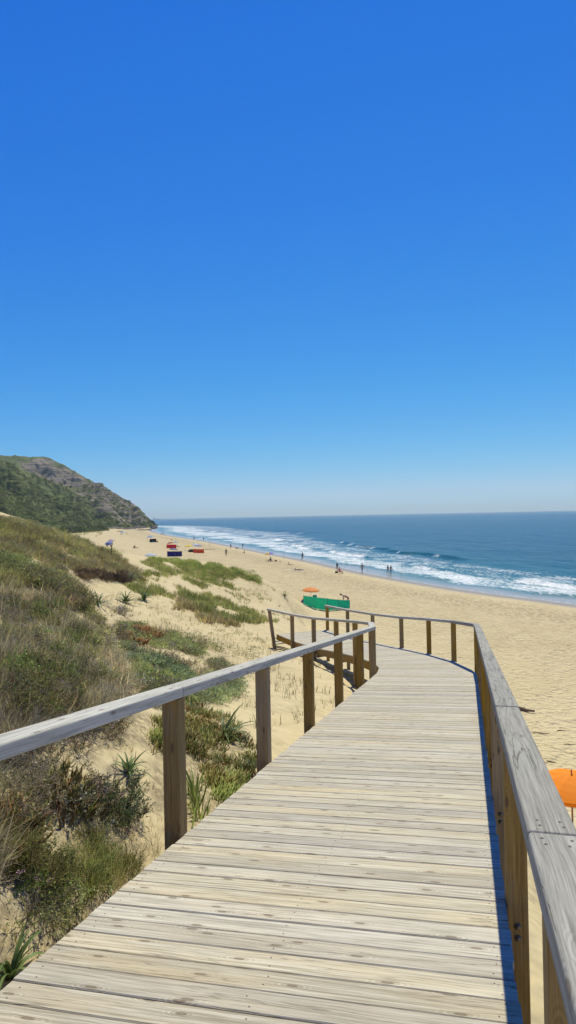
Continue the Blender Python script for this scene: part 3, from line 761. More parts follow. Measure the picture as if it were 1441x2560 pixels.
def inpoly(px, py, P):
    c = np.zeros(len(px), bool); j = len(P)-1
    for i in range(len(P)):
        xi, yi = P[i]; xj, yj = P[j]
        c ^= ((yi > py) != (yj > py)) & (px < (xj-xi)*(py-yi)/(yj-yi+1e-9)+xi); j = i
    return c
BARE = [[(98, 1408), (140, 1412), (190, 1462), (225, 1525), (262, 1580), (310, 1650), (285, 1560), (250, 1500), (200, 1432), (150, 1402)], [(55, 1393), (105, 1396), (112, 1426), (66, 1420)], [(205, 1450), (300, 1462), (292, 1492), (230, 1502), (200, 1482)],
        [(235, 2085), (345, 2072), (405, 2105), (340, 2172), (268, 2128)], [(130, 2240), (300, 2235), (240, 2300), (150, 2290)], [(20, 1560), (70, 1552), (90, 1580), (40, 1590)], [(110, 1885), (190, 1880), (260, 1930), (240, 1965), (150, 1925)], [(0, 2225), (90, 2232), (70, 2262), (0, 2262)]]
def spots(P, n, sc=0, th=0., seed=0, keepout=1.2, soft=0.):
    """n candidate places on the ground inside a patch, thinned by world-space noise"""
    P = np.array(P, float); lo = P.min(0); hi = P.max(0)
    px = rng.uniform(lo[0], hi[0], n*3); py = rng.uniform(lo[1], hi[1], n*3)
    m = inpoly(px+(fbm(px/30, py/30, 7, 3)-.5)*50, py+(fbm(px/30, py/30, 8, 3)-.5)*34, P); px = px[m][:n]; py = py[m][:n]
    gx = px+(fbm(px/14, py/14, 17, 3)-.5)*44; gy = py+(fbm(px/14, py/14, 18, 3)-.5)*30
    for Gp in BARE: k_ = inpoly(gx, gy, Gp) & (rng.random(len(px)) > .06); px, py, gx, gy = px[~k_], py[~k_], gx[~k_], gy[~k_]
    h = hit(px, py); h = h[h[:, 3] > 0]; dd, _ = deck_dist(h[:, 0], h[:, 1])
    lim = np.where(h[:, 0] < 3, keepout, 1.1); h = h[dd > lim]
    if sc:
        v = fbm(h[:, 0]/sc, h[:, 1]/sc, seed+50, 3, .6); h = h[v+rng.uniform(-.03, .03, len(v)) > th]
    return h[:, :3]
ACC = {}
def plant(kind, tpls, pos, smin, smax, cols, tip=None, tipk=.5, litter=.3, lean=.15, lw=1., jit=.25, big=0):
    """copies of the templates merged into the running mesh of this kind of cover"""
    if not len(pos): return
    n = len(pos); which = rng.integers(0, len(tpls), n); cols = np.array(cols, float)
    cmix = rng.dirichlet(np.ones(len(cols))*.6, n)@cols
    lowf = fbm(pos[:, 0]/1.7, pos[:, 1]/1.7, 88, 3); hif = fbm(pos[:, 0]/.5, pos[:, 1]/.5, 89, 3)
    cmix = cmix*np.clip(.0+.9*lowf+1.15*hif, .35, 2)[:, None]*(1+rng.normal(0, jit, (n, 1)))*(1+rng.normal(0, .05, (n, 3)))
    for k, (V, Fc, G, Rn) in enumerate(tpls):
        w = np.where(which == k)[0]
        if not len(w): continue
        m = len(w); s = rng.uniform(smin, smax, m); a = rng.uniform(0, 6.283, m); lx = rng.normal(0, lean, m); ly = rng.normal(0, lean, m)
        c, sn = np.cos(a), np.sin(a)
        X = (V[None, :, 0]*c[:, None]-V[None, :, 1]*sn[:, None])*s[:, None]; Y = (V[None, :, 0]*sn[:, None]+V[None, :, 1]*c[:, None])*s[:, None]; Z = V[None, :, 2]*s[:, None]
        X = X+Z*lx[:, None]; Y = Y+Z*ly[:, None]
        if lw != 1: pass
        P = np.stack([X+pos[w, 0:1], Y+pos[w, 1:2], Z+pos[w, 2:3]], -1)
        C = cmix[w][:, None, :]*(1+(Rn[None, :, None]-.5)*.5)
        if tip is not None: q = (G[None, :, None]**1.5)*tipk*(.4+1.2*rng.random((m, 1, 1))); q = np.clip(q, 0, 1); C = C*(1-q)+np.array(tip)[None, None]*q
        A = ACC.setdefault(kind, dict(v=[], f=[], c=[], n=0))
        nv = len(V); A['v'].append(P.reshape(-1, 3)); A['c'].append(np.clip(C, .004, .9).reshape(-1, 3))
        A['f'].append((Fc[None]+(np.arange(m)*nv)[:, None, None]+A['n']).reshape(-1, 3)); A['n'] += m*nv
    if litter:
        r_ = np.hypot(pos[:, 0], pos[:, 1]); ia = np.round(np.interp(np.arctan2(pos[:, 0], pos[:, 1]), az, np.arange(na))).astype(int); ir = np.round(np.interp(r_, rr, np.arange(nr))).astype(int)
        # footprint in cells
        ca = R(.1156); sz = (smin+smax)/2*.28
        for i, j, r0 in zip(ia, ir, r_):
            da = int(min(30, sz/(r0*ca))); dr = int(min(25, sz/(r0*.0119)))
            LITTER[max(0, i-da):i+da+1, max(0, j-dr):j+dr+1] += litter
def flush(kind, name, mat, label, cat):
    A = ACC[kind]; o = npmesh(name, np.vstack(A['v']), np.vstack(A['f']), [mat], colors={'tint': np.vstack(A['c'])})
    tag(o, label, cat, kind='stuff')

OLIVE = (.21, .215, .07); GREEN = (.12, .185, .045); BLUEG = (.15, .20, .12); DRY = (.40, .33, .18); STRAW = (.50, .42, .25); BROWN = (.20, .145, .085)
GREY = (.30, .27, .225); LIME = (.25, .29, .085); RED = (.19, .065, .035); PALEG = (.29, .33, .18)
def build_cover():
    g_near = [tuft(16, .08, .16, .42, 1.2, .0055, 3) for _ in range(6)]
    g_mid = [tuft(14, .13, .15, .42, 1.2, .010) for _ in range(6)]
    g_far = [tuft(12, .20, .16, .42, 1.0, .026) for _ in range(5)]
    wir = [tuft(26, .10, .15, .40, 1.6, .0035, 3) for _ in range(5)]
    tw = [twig_bush(7, .42, 1.1, .0042, 4) for _ in range(6)]
    twl = [twig_bush(6, .32, .8, .0032, 3, 4, .011) for _ in range(6)]
    heath = [twig_bush(9, .34, .45, .003, 3, 6, .010) for _ in range(6)]
    moundy = [leaf_mound(60, .15, .15, .012) for _ in range(5)]
    creep = [leaf_mound(46, .16, .07, .013) for _ in range(5)]
    creepf = [leaf_mound(40, .30, .13, .032) for _ in range(5)]
    fing = [finger_clump(26, .13, .085, .0065) for _ in range(6)]
    stalk = [tuft(3, .05, .1, .26, .3, .011) for _ in range(6)]
    # the dune beyond the left edge of the view carries the same growth
    W_ = [(-1300, 1310), (-40, 1300), (-40, 1900), (-40, 2250), (-500, 2150), (-1300, 2000)]
    plant('grass', g_mid, spots(W_, 4200, .9, .43, 1), .6, 1.1, (OLIVE, DRY, GREY, BROWN, GREEN), STRAW, .5, .1)
    plant('grass', g_far, spots([(-1500, 1255), (-40, 1292), (-40, 1500), (-1500, 1500)], 3500, 2.4, .44, 11), .5, 1., (OLIVE, DRY, BROWN, GREEN), STRAW, .5, .1)
    plant('twigs', tw, spots(W_, 700, .9, .43, 1), .5, .9, (BROWN, GREY), GREY, .4, .1)
    # --- zones, as patches seen on the dune (photo pixels)
    A = [(-30, 1450), (60, 1440), (120, 1480), (200, 1540), (260, 1600), (300, 1660), (335, 1720), (300, 1790), (180, 1830), (60, 1880), (-30, 1910)]
    A_in = [(0, 1480), (150, 1520), (240, 1620), (270, 1700), (180, 1780), (0, 1840)]
    A2 = [(-30, 1290), (60, 1303), (130, 1322), (260, 1372), (320, 1398), (372, 1440), (360, 1470), (300, 1440), (240, 1425), (180, 1425), (215, 1470), (240, 1520), (170, 1520), (90, 1470), (-30, 1460)]
    B = [(330, 1402), (400, 1396), (470, 1398), (560, 1416), (640, 1438), (655, 1452), (600, 1452), (540, 1448), (590, 1480), (520, 1470), (430, 1440), (380, 1440)]
    B2 = [(310, 1440), (380, 1434), (450, 1462), (540, 1500), (640, 1534), (690, 1566), (640, 1566), (560, 1552), (480, 1516), (400, 1496), (340, 1480)]
    plant('grass', g_mid, spots(A, 1700, .9, .435, 1), .45, .9, (DRY, DRY, OLIVE, GREY, BROWN, GREEN), STRAW, .55, .10)
    plant('grass', wir, spots(A, 1100, .9, .44, 1), .4, .85, (DRY, STRAW, STRAW, GREY, BROWN), STRAW, .5, .06)
    plant('twigs', tw, spots(A, 900, .9, .42, 1), .4, .85, (BROWN, GREY, GREY, (.12, .095, .07)), GREY, .4, .12)
    plant('leaves', moundy, spots(A, 1300, .45, .50, 7), .7, 1.6, (OLIVE, BROWN, BROWN, GREY, (.07, .09, .04)), PALEG, .3, .08)
    plant('grass', stalk, spots(A, 700, .9, .42, 1), 1., 1.9, (STRAW, DRY, GREY), STRAW, .5, .0)
    plant('leaves', moundy, spots(A2, 1500, 1.3, .52, 9), 1.2, 2.6, (OLIVE, LIME, BROWN, GREEN), PALEG, .3, .05)
    plant('leaves', heath, spots(A_in, 420, .5, .5, 4), .7, 1.2, (GREEN, OLIVE, BROWN), None, .5, .15)
    plant('grass', g_mid, spots(A_in, 250, .6, .58, 5), .6, 1.0, (GREEN, (.06, .10, .04)), OLIVE, .4, .1)
    plant('fingers', fing, spots([(20, 1690), (170, 1720), (190, 1760), (120, 1800), (10, 1800)], 110, .5, .5, 6), .8, 1.5, (RED, GREEN, OLIVE), RED, .5, .1)
    plant('grass', g_far, spots(A2, 5000, 2.4, .455, 11), .5, 1.0, (OLIVE, DRY, DRY, (.16, .15, .06)), DRY, .5, .10)
    plant('grass', g_far, spots([(-30, 1292), (60, 1303), (180, 1345), (300, 1390), (350, 1430), (250, 1405), (120, 1360), (-30, 1350)], 4800, 3., .41, 17), .5, .95, (OLIVE, DRY, LIME, GREEN), DRY, .45, .1)
    plant('grass', g_far, spots([(-40, 1365), (60, 1375), (95, 1420), (60, 1470), (-40, 1470)], 1500, .9, .40, 19), .4, .85, (OLIVE, DRY, LIME, GREEN), DRY, .45, .12)
    plant('twigs', twl, spots(A2, 2200, 2.4, .46, 11), .8, 1.5, (BROWN, OLIVE, DRY, GREY), None, .5, .14)
    plant('twigs', twl, spots([(200, 1432), (300, 1440), (330, 1462), (240, 1452), (200, 1450)], 260), 1., 1.6, ((.05, .04, .03), BROWN), None, .5, .1)
    plant('grass', g_far, spots(B, 2600, 1.6, .49, 13), .45, .9, (GREEN, LIME, OLIVE, DRY, OLIVE), LIME, .5, .07)
    plant('grass', g_far, spots([(330, 1398), (400, 1392), (470, 1396), (560, 1414), (640, 1436), (690, 1462), (640, 1456), (500, 1424), (380, 1410)], 1700, 5., .47, 18), .45, .85, (LIME, OLIVE, GREEN), LIME, .5, .07)
    plant('grass', g_far, spots(B2, 2900, 1.6, .455, 14), .5, 1.05, (GREEN, OLIVE, OLIVE, DRY), LIME, .45, .1)
    plant('grass', g_far, spots([(430, 1500), (540, 1545), (620, 1566), (560, 1565), (440, 1520)], 500), .6, 1.1, (DRY, OLIVE, BROWN), DRY, .4, .1)
    plant('grass', g_far, spots([(400, 1400), (560, 1412), (690, 1460), (730, 1490), (730, 1540), (690, 1560), (560, 1490), (430, 1430)], 900, 2., .52, 15), .4, .85, (OLIVE, GREEN, DRY), DRY, .4, .04)
    # sparse sandy face
    Cs = [(130, 1440), (290, 1480), (420, 1510), (560, 1556), (680, 1590), (690, 1640), (560, 1650), (430, 1600), (300, 1560), (230, 1560), (160, 1520)]
    plant('grass', stalk, spots(Cs, 900, 1.5, .45, 21), .6, 1.3, (OLIVE, BROWN, GREEN), DRY, .4, .03)
    plant('leaves', creepf, spots(Cs, 330, 1.4, .56, 22), .4, .9, (OLIVE, BROWN, PALEG), None, .5, .05)
    plant('twigs', twl, spots([(180, 1500), (330, 1520), (330, 1640), (240, 1600)], 260, 1., .5, 24), .6, 1.1, (GREY, BROWN), None, .5, .05)
    for P, n, cl in (([(300, 1560), (380, 1562), (450, 1590), (520, 1618), (500, 1640), (420, 1620), (350, 1600), (290, 1590)], 700, (OLIVE, PALEG, LIME)),
                 ([(290, 1600), (380, 1625), (440, 1650), (480, 1680), (450, 1700), (360, 1660), (300, 1640)], 800, (BLUEG, GREEN, PALEG)),
                 ([(320, 1660), (420, 1690), (480, 1720), (470, 1760), (380, 1760), (330, 1700)], 800, (OLIVE, LIME, GREEN)),
                 ([(480, 1650), (560, 1650), (600, 1680), (600, 1720), (540, 1760), (470, 1750), (450, 1700)], 900, (PALEG, BLUEG, OLIVE)),
                 ([(150, 1480), (220, 1520), (280, 1560), (300, 1660), (240, 1620), (180, 1560)], 700, (OLIVE, LIME, DRY))):
        plant('leaves', creepf, spots(P, n, .8, .48, 31), .4, .85, cl, PALEG, .3, .09)
        plant('grass', stalk, spots(P, n//2, 1.1, .45, 33), .7, 1.4, (OLIVE, BLUEG, DRY), None, .4, .02)
        plant('twigs', twl, spots(P, n//5, 1.1, .45, 34), .5, 1., (BROWN, GREY, OLIVE), None, .5, .05)
    plant('fingers', fing, spots([(300, 1578), (350, 1572), (400, 1600), (370, 1612), (300, 1604)], 260, .8, .47, 5), 1.2, 1.8, (RED, (.2, .1, .03), OLIVE), RED, .4, .1)
    plant('grass', stalk, spots([(450, 1660), (640, 1640), (780, 1640), (840, 1760), (640, 1840), (600, 1770), (520, 1760)], 420, .7, .46, 35), .7, 1.3, ((.11, .11, .06), BROWN, OLIVE), None, .4, .02)
    # mat between the first two posts
    D = [(470, 1765), (540, 1785), (600, 1840), (640, 1890), (650, 1935), (590, 1975), (545, 1985), (520, 1920), (455, 1890), (380, 1870), (385, 1820), (440, 1800)]
    plant('fingers', fing, spots(D, 420, .4, .46, 41), .75, 1.25, (GREEN, OLIVE, LIME, RED), RED, .2, .12)
    plant('leaves', twl, spots(D, 110, .4, .45, 41), .5, .9, (GREEN, OLIVE, BLUEG), None, .4, .08)
    plant('grass', g_near, spots(D, 60, .5, .47, 43), .4, .8, (OLIVE, GREEN, DRY), DRY, .4, .03)
    plant('fingers', fing, spots([(540, 1935), (600, 1945), (590, 2000), (540, 2010)], 60), .8, 1.3, (GREEN, LIME, OLIVE), LIME, .3, .1)
    plant('grass', stalk, spots([(470, 1960), (505, 1960), (505, 2060), (475, 2070)], 26), 1.2, 2., (OLIVE, GREEN), None, .4, .05)
    # twiggy slope below the near rail
    E = [(0, 1880), (120, 1850), (240, 1810), (330, 1800), (340, 1880), (345, 1960), (330, 2060), (250, 2090), (120, 2060), (0, 2080)]
    plant('twigs', tw, spots(E, 60, .45, .48, 51), .45, .8, (GREY, (.15, .13, .11), BROWN), GREY, .4, .07)
    plant('twigs', twl, spots(E, 90, .45, .49, 51), .6, 1.0, (GREY, BROWN, OLIVE), None, .4, .06)
    plant('grass', wir, spots(E, 60, .45, .48, 51), .35, .7, (GREY, DRY, OLIVE), None, .4, .03)
    plant('leaves', heath, spots([(240, 1960), (340, 1980), (345, 2070), (300, 2090), (230, 2040)], 22), .5, .85, (GREEN, BLUEG, (.10, .12, .07)), None, .5, .08)
    for P, n in (([(75, 1930), (140, 1940), (190, 2000), (220, 2030), (170, 2050), (100, 2000)], 14), ([(-10, 2010), (45, 2050), (40, 2120), (-10, 2130)], 12), ([(150, 2010), (215, 2000), (210, 2060), (150, 2060)], 6)):
        plant('fingers', fing, spots(P, n), .9, 1.6, (GREEN, RED, OLIVE), RED, .25, .1)
    Fz = [(-20, 2090), (60, 2070), (180, 2060), (270, 2100), (330, 2130), (345, 2190), (300, 2215), (245, 2262), (190, 2235), (100, 2225), (-20, 2200)]
    plant('leaves', heath, spots(Fz, 80, .4, .47, 61), .4, .75, (OLIVE, GREEN, (.15, .13, .05)), (.2, .17, .07), .4, .1)
    plant('grass', wir, spots(Fz, 90, .4, .47, 61), .4, .8, (DRY, OLIVE, BROWN), DRY, .4, .04)
    plant('grass', g_near, spots([(180, 2130), (330, 2120), (340, 2200), (250, 2260), (190, 2240)], 45), .45, .85, (OLIVE, GREEN), DRY, .4, .05)
    G = [(-20, 2230), (60, 2240), (120, 2300), (160, 2330), (110, 2360), (-20, 2330)]
    plant('twigs', tw, spots(G, 30, .4, .4, 71), .4, .7, (BROWN, GREY), GREY, .4, .06)
    plant('leaves', twl, spots([(60, 2240), (200, 2240), (230, 2290), (150, 2340), (60, 2300)], 16), .5, .9, (LIME, PALEG, OLIVE), PALEG, .4, .04)
    plant('leaves', creep, spots([(40, 2190), (150, 2200), (160, 2240), (60, 2250)], 30), .6, 1., (GREEN, LIME), None, .4, .05)
    plant('grass', wir, spots([(280, 2060), (380, 2100), (395, 2150), (330, 2150)], 16), .4, .8, (DRY, STRAW), None, .4, .02)
    # scattered specks on bare sand everywhere near
    plant('grass', stalk, spots([(0, 1850), (420, 1850), (420, 2100), (330, 2200), (0, 2400)], 200), .25, .6, (OLIVE, BROWN, DRY), None, .4, .01)
    # far foot of the headland and the back beach
    farb = [leaf_mound(150, 2.3, 2.3, .42) for _ in range(5)]
    X, D_, Z, vg = HILL
    idx = rng.integers(0, X.size, 16000); v = vg[:, :X.shape[1]].ravel()[idx]; n_ = fbm(X.ravel()[idx]/40, D_.ravel()[idx]/40, 301, 3)
    ok = (v > .06+.5*rng.random(len(v))) & (n_ > .40) & (D_.ravel()[idx] > 0)
    P = np.stack([X.ravel()[idx], D_.ravel()[idx], Z.ravel()[idx]-.6], -1)[ok]
    plant('scrub', farb, P, .25, 1.15, ((.06, .085, .03), (.10, .13, .04), (.18, .18, .08), (.15, .18, .055)), None, .5, 0)
    px = rng.uniform(-60, 262, 620); yy = interp_line([(-60, 380), (0, 420), (150, 545), (262, 700)], px)*rng.uniform(.86, 1.0, 620)
    rx, ry, _ = ray(px, 1300+px*0); P = np.stack([rx/ry*yy, yy, ground(rx/ry*yy, yy)-.5], -1)
    plant('scrub', farb, P, .8, 2.1, ((.05, .075, .022), (.09, .11, .035), (.035, .05, .018), (.13, .13, .05)), None, .5, 0)
    P = spots([(130, 1318), (230, 1316), (300, 1324), (240, 1332), (190, 1345), (170, 1335)], 900, 14, .5, 91)
    plant('scrub', g_far, P, 2.2, 4., (OLIVE, DRY, LIME), DRY, .4, .0)
    flush('grass', 'dune_grass', M_grass, 'olive, green and straw coloured dune grass', 'grass')
    flush('twigs', 'dry_brushwood', M_twig, 'grey brown dry twiggy undergrowth on the dune', 'undergrowth')
    flush('leaves', 'ground_cover', M_leaf, 'low small leaved green ground cover creeping over the sand', 'ground cover')
    flush('fingers', 'ice_plant_mat', M_flesh, 'fleshy green and red ice plant mats', 'ground cover')
    flush('scrub', 'hillside_scrub', M_leaf, 'dark green scrub over the far headland slope', 'scrub')

def strap_plant(px, py, size, label, n=26, group=None, col=(.075, .11, .04)):
    p = gp(px, py); root = thing('strap_leaved_plant', label, 'plant', tuple(p), rng.uniform(0, 6.28), group)
    t = T()
    for k in range(n):
        a = 6.283*k/n+rng.normal(0, .25); L = size*rng.uniform(.65, 1.1); w = size*.075*rng.uniform(.8, 1.2); b = rng.uniform(.5, 1.5); el = rng.uniform(.35, 1.35)
        d = np.array([math.cos(a), math.sin(a), 0]); s = np.array([-d[1], d[0], 0]); tw = rng.uniform(-.5, .5); v = []; g = []
        c = d*.015*size; ang = el
        for i in range(6):
            q = i/5; ww = w*(1-q**2.2)*.5+.001; nrm = np.array([-d[0]*math.sin(ang), -d[1]*math.sin(ang), math.cos(ang)])
            ss = s*math.cos(tw*q)+nrm*math.sin(tw*q)
            v += [c-ss*ww+nrm*ww*.35, c, c+ss*ww+nrm*ww*.35]; g += [q]*3
            c = c+(d*math.cos(ang)+np.array([0, 0, math.sin(ang)]))*L/5; ang -= b*.28
        f = []
        for i in range(5):
            o_ = 3*i; f += [(o_, o_+1, o_+4), (o_, o_+4, o_+3), (o_+1, o_+2, o_+5), (o_+1, o_+5, o_+4)]
        t.add(v, f, g)
    V, Fc, G, Rn = t.done(); C = np.array(col)[None]*(.75+.5*Rn[:, None])*(1+G[:, None]*.25)
    o = npmesh('leaves', V, Fc, [M_flesh], root, colors={'tint': C}, smooth=True)
    m = MB(); m.lathe([(.0, -.03*size), (.04*size, -.02*size), (.045*size, .05*size), (.02*size, .11*size), (0, .12*size)], n=8)
    m.build('bulb', M_bulb, root)
    return root
M_bulb = plain('pale_plant_base', (.30, .30, .20), .7)
def build_plants():
    strap_plant(26, 2450, .34, 'large dark green strap leaved plant at the bottom left corner beside the deck edge', 22)
    strap_plant(322, 1935, .30, 'dark green strap leaved plant drooping over the sand just left of the nearest left post', 24)
    strap_plant(560, 1842, .55, 'strap leaved plant standing in the ice plant mat between the first and second left posts', 30)
    strap_plant(303, 1722, .42, 'thin upright grey green strap leaved plant beside the dry shrub mass above the left handrail', 16, None, (.11, .14, .09))
    strap_plant(315, 1506, .72, 'left plant of the dark rosette pair on bare sand above the sandy hollow', 34)
    strap_plant(360, 1501, .72, 'right plant of the dark rosette pair, touching the green grass band', 34)
    strap_plant(325, 1452, .85, 'broad dark rosette plant in the grass just below the dune crest', 40, None, (.055, .085, .05))
    strap_plant(246, 1512, .55, 'spreading green strap leaved plant left of the rosette pair', 24, None, (.09, .13, .06))
    strap_plant(222, 1705, .34, 'pale strap leaved plant in the dark shrub mass near the handrail', 14, None, (.15, .17, .10))
    strap_plant(110, 1385, .55, 'small spiky green plant high on the left dune', 22, None, (.08, .11, .05))
    strap_plant(712, 1492, .85, 'spiky olive plant at the right tip of the dune above the boardwalk end', 20, None, (.12, .12, .06))
    # pink mallow
    M_pet = plain('mallow_petal', (.62, .36, .52), .6, .1, 30, trans=.3)
    for px, py, lab in ((55, 2196, 'leftmost of three pink mallow flowers beside the low green leaves'), (100, 2212, 'middle one of three pink mallow flowers beside the low green leaves'), (130, 2216, 'rightmost of three pink mallow flowers beside the low green leaves')):
        p = gp(px, py+22); fl = thing('pink_flower', lab, 'flower', tuple(p), 0, 'mallow flowers')
        m = MB(); m.tube([(0, 0, -.01), (.005, 0, .04), (0, -.01, .085)], .0016, 5); m.build('stem', M_stem, fl)
        m = MB()
        for k in range(5):
            a = 6.283*k/5; q = lambda r_, w, z: (r_*math.cos(a+w), r_*math.sin(a+w)-.01, .085+z)
            m.face([q(.002, 0, 0), q(.017, -.45, .008), q(.026, -.25, .011), q(.026, .25, .011), q(.017, .45, .008)])
        m.build('petals', M_pet, fl)
    # creamy ice plant flowers
    M_cr = plain('cream_petal', (.80, .74, .42), .6, .1, 30, trans=.2)
    for px, py, lab in ((618, 1880, 'upper pale yellow ice plant flower by the second left post'), (562, 1936, 'lower pale yellow ice plant flower by the deck edge')):
        p = gp(px, py+16); fl = thing('yellow_flower', lab, 'flower', tuple(p), 0, 'ice plant flowers')
        m = MB(); m.tube([(0, 0, -.01), (0, 0, .10)], .004, 5); m.build('stem', M_stem, fl)
        m = MB()
        for k in range(18):
            a = 6.283*k/18; q = lambda r_, w, z: (r_*math.cos(a+w), r_*math.sin(a+w), .10+z)
            m.face([q(.003, 0, 0), q(.02, -.1, .006), q(.036, 0, .010), q(.02, .1, .006)])
        m.build('petals', M_cr, fl)
M_stem = plain('plant_stem', (.10, .13, .05), .7)
# ---------------------------------------------------------------- people
SKINS = {'tan': plain('tanned_skin', (.36, .19, .115), .55, .06, 12), 'dark': plain('deep_tan_skin', (.22, .115, .07), .55, .06, 12), 'fair': plain('fair_skin', (.52, .32, .23), .55, .06, 12), 'red': plain('reddened_skin', (.50, .20, .14), .55, .06, 12)}
CL = {n: plain(n+'_cloth', c, .8, .12, 20) for n, c in dict(red=(.62, .03, .04), black=(.015, .015, .018), navy=(.02, .03, .10), grey=(.10, .10, .09), olive=(.10, .11, .06), white=(.75, .75, .73), green=(.03, .30, .20), blue=(.05, .14, .40), pink=(.6, .15, .22), brown=(.12, .07, .04), orange=(.75, .22, .04), coral=(.6, .16, .09)).items()}
HAIR = {'dark': plain('dark_hair', (.025, .017, .012), .6, .2, 60), 'brown': plain('brown_hair', (.10, .06, .035), .6, .2, 60), 'blond': plain('sandy_hair', (.30, .20, .10), .6, .2, 60), 'grey': plain('grey_hair', (.30, .29, .27), .6, .2, 60)}
def skin_mesh(name, J, Ed, rad, root, mat, parent, sub=1):
    keys = list(J); ix = {k: i for i, k in enumerate(keys)}
    me = bpy.data.meshes.new(name); me.from_pydata([J[k] for k in keys], [(ix[a], ix[b]) for a, b in Ed], [])
    o = bpy.data.objects.new(name, me); COL.objects.link(o)
    md = o.modifiers.new('skin', 'SKIN'); sd = me.skin_vertices[0].data if me.skin_vertices else None
    if sd is None:
        bm = bmesh.new(); bm.from_mesh(me); bm.verts.layers.skin.verify(); bm.to_mesh(me); bm.free(); sd = me.skin_vertices[0].data
    for k in keys:
        r_ = rad[k]; sd[ix[k]].radius = r_ if isinstance(r_, tuple) else (r_, r_); sd[ix[k]].use_root = (k == root)
    md.use_smooth_shade = True
    sb = o.modifiers.new('sub', 'SUBSURF'); sb.levels = sub; sb.render_levels = sub
    dg = bpy.context.evaluated_depsgraph_get(); dg.update()
    nm = bpy.data.meshes.new_from_object(o.evaluated_get(dg)); nm.name = name
    bpy.data.objects.remove(o); bpy.data.meshes.remove(me)
    nm.materials.clear(); nm.materials.append(mat)
    nm.polygons.foreach_set('use_smooth', np.ones(len(nm.polygons), bool))
    o = bpy.data.objects.new(name, nm); link(o, parent); return o
ED = [('pelvis', 'waist'), ('waist', 'chest'), ('chest', 'neck'), ('neck', 'jaw'), ('jaw', 'brow'), ('brow', 'crown'), ('jaw', 'nose')]
for s_ in 'LR':
    ED += [('chest', 'sh'+s_), ('sh'+s_, 'el'+s_), ('el'+s_, 'wr'+s_), ('wr'+s_, 'pa'+s_), ('pelvis', 'hip'+s_), ('hip'+s_, 'kn'+s_), ('kn'+s_, 'an'+s_), ('an'+s_, 'to'+s_)]
    ED += [('pa'+s_, f+s_) for f in ('fa', 'fb', 'fc')] + [('wr'+s_, 'th'+s_)]
RAD = dict(pelvis=(.155, .11), waist=(.125, .095), chest=(.165, .115), neck=.055, jaw=.075, brow=(.085, .095), crown=.06, nose=.014)
for s_ in 'LR':
    RAD.update({'sh'+s_: .06, 'el'+s_: .042, 'wr'+s_: .028, 'pa'+s_: (.036, .02), 'hip'+s_: .095, 'kn'+s_: .06, 'an'+s_: .038, 'to'+s_: .036, 'fa'+s_: .009, 'fb'+s_: .009, 'fc'+s_: .009, 'th'+s_: .010})
def V3(*a): return Vector(a)
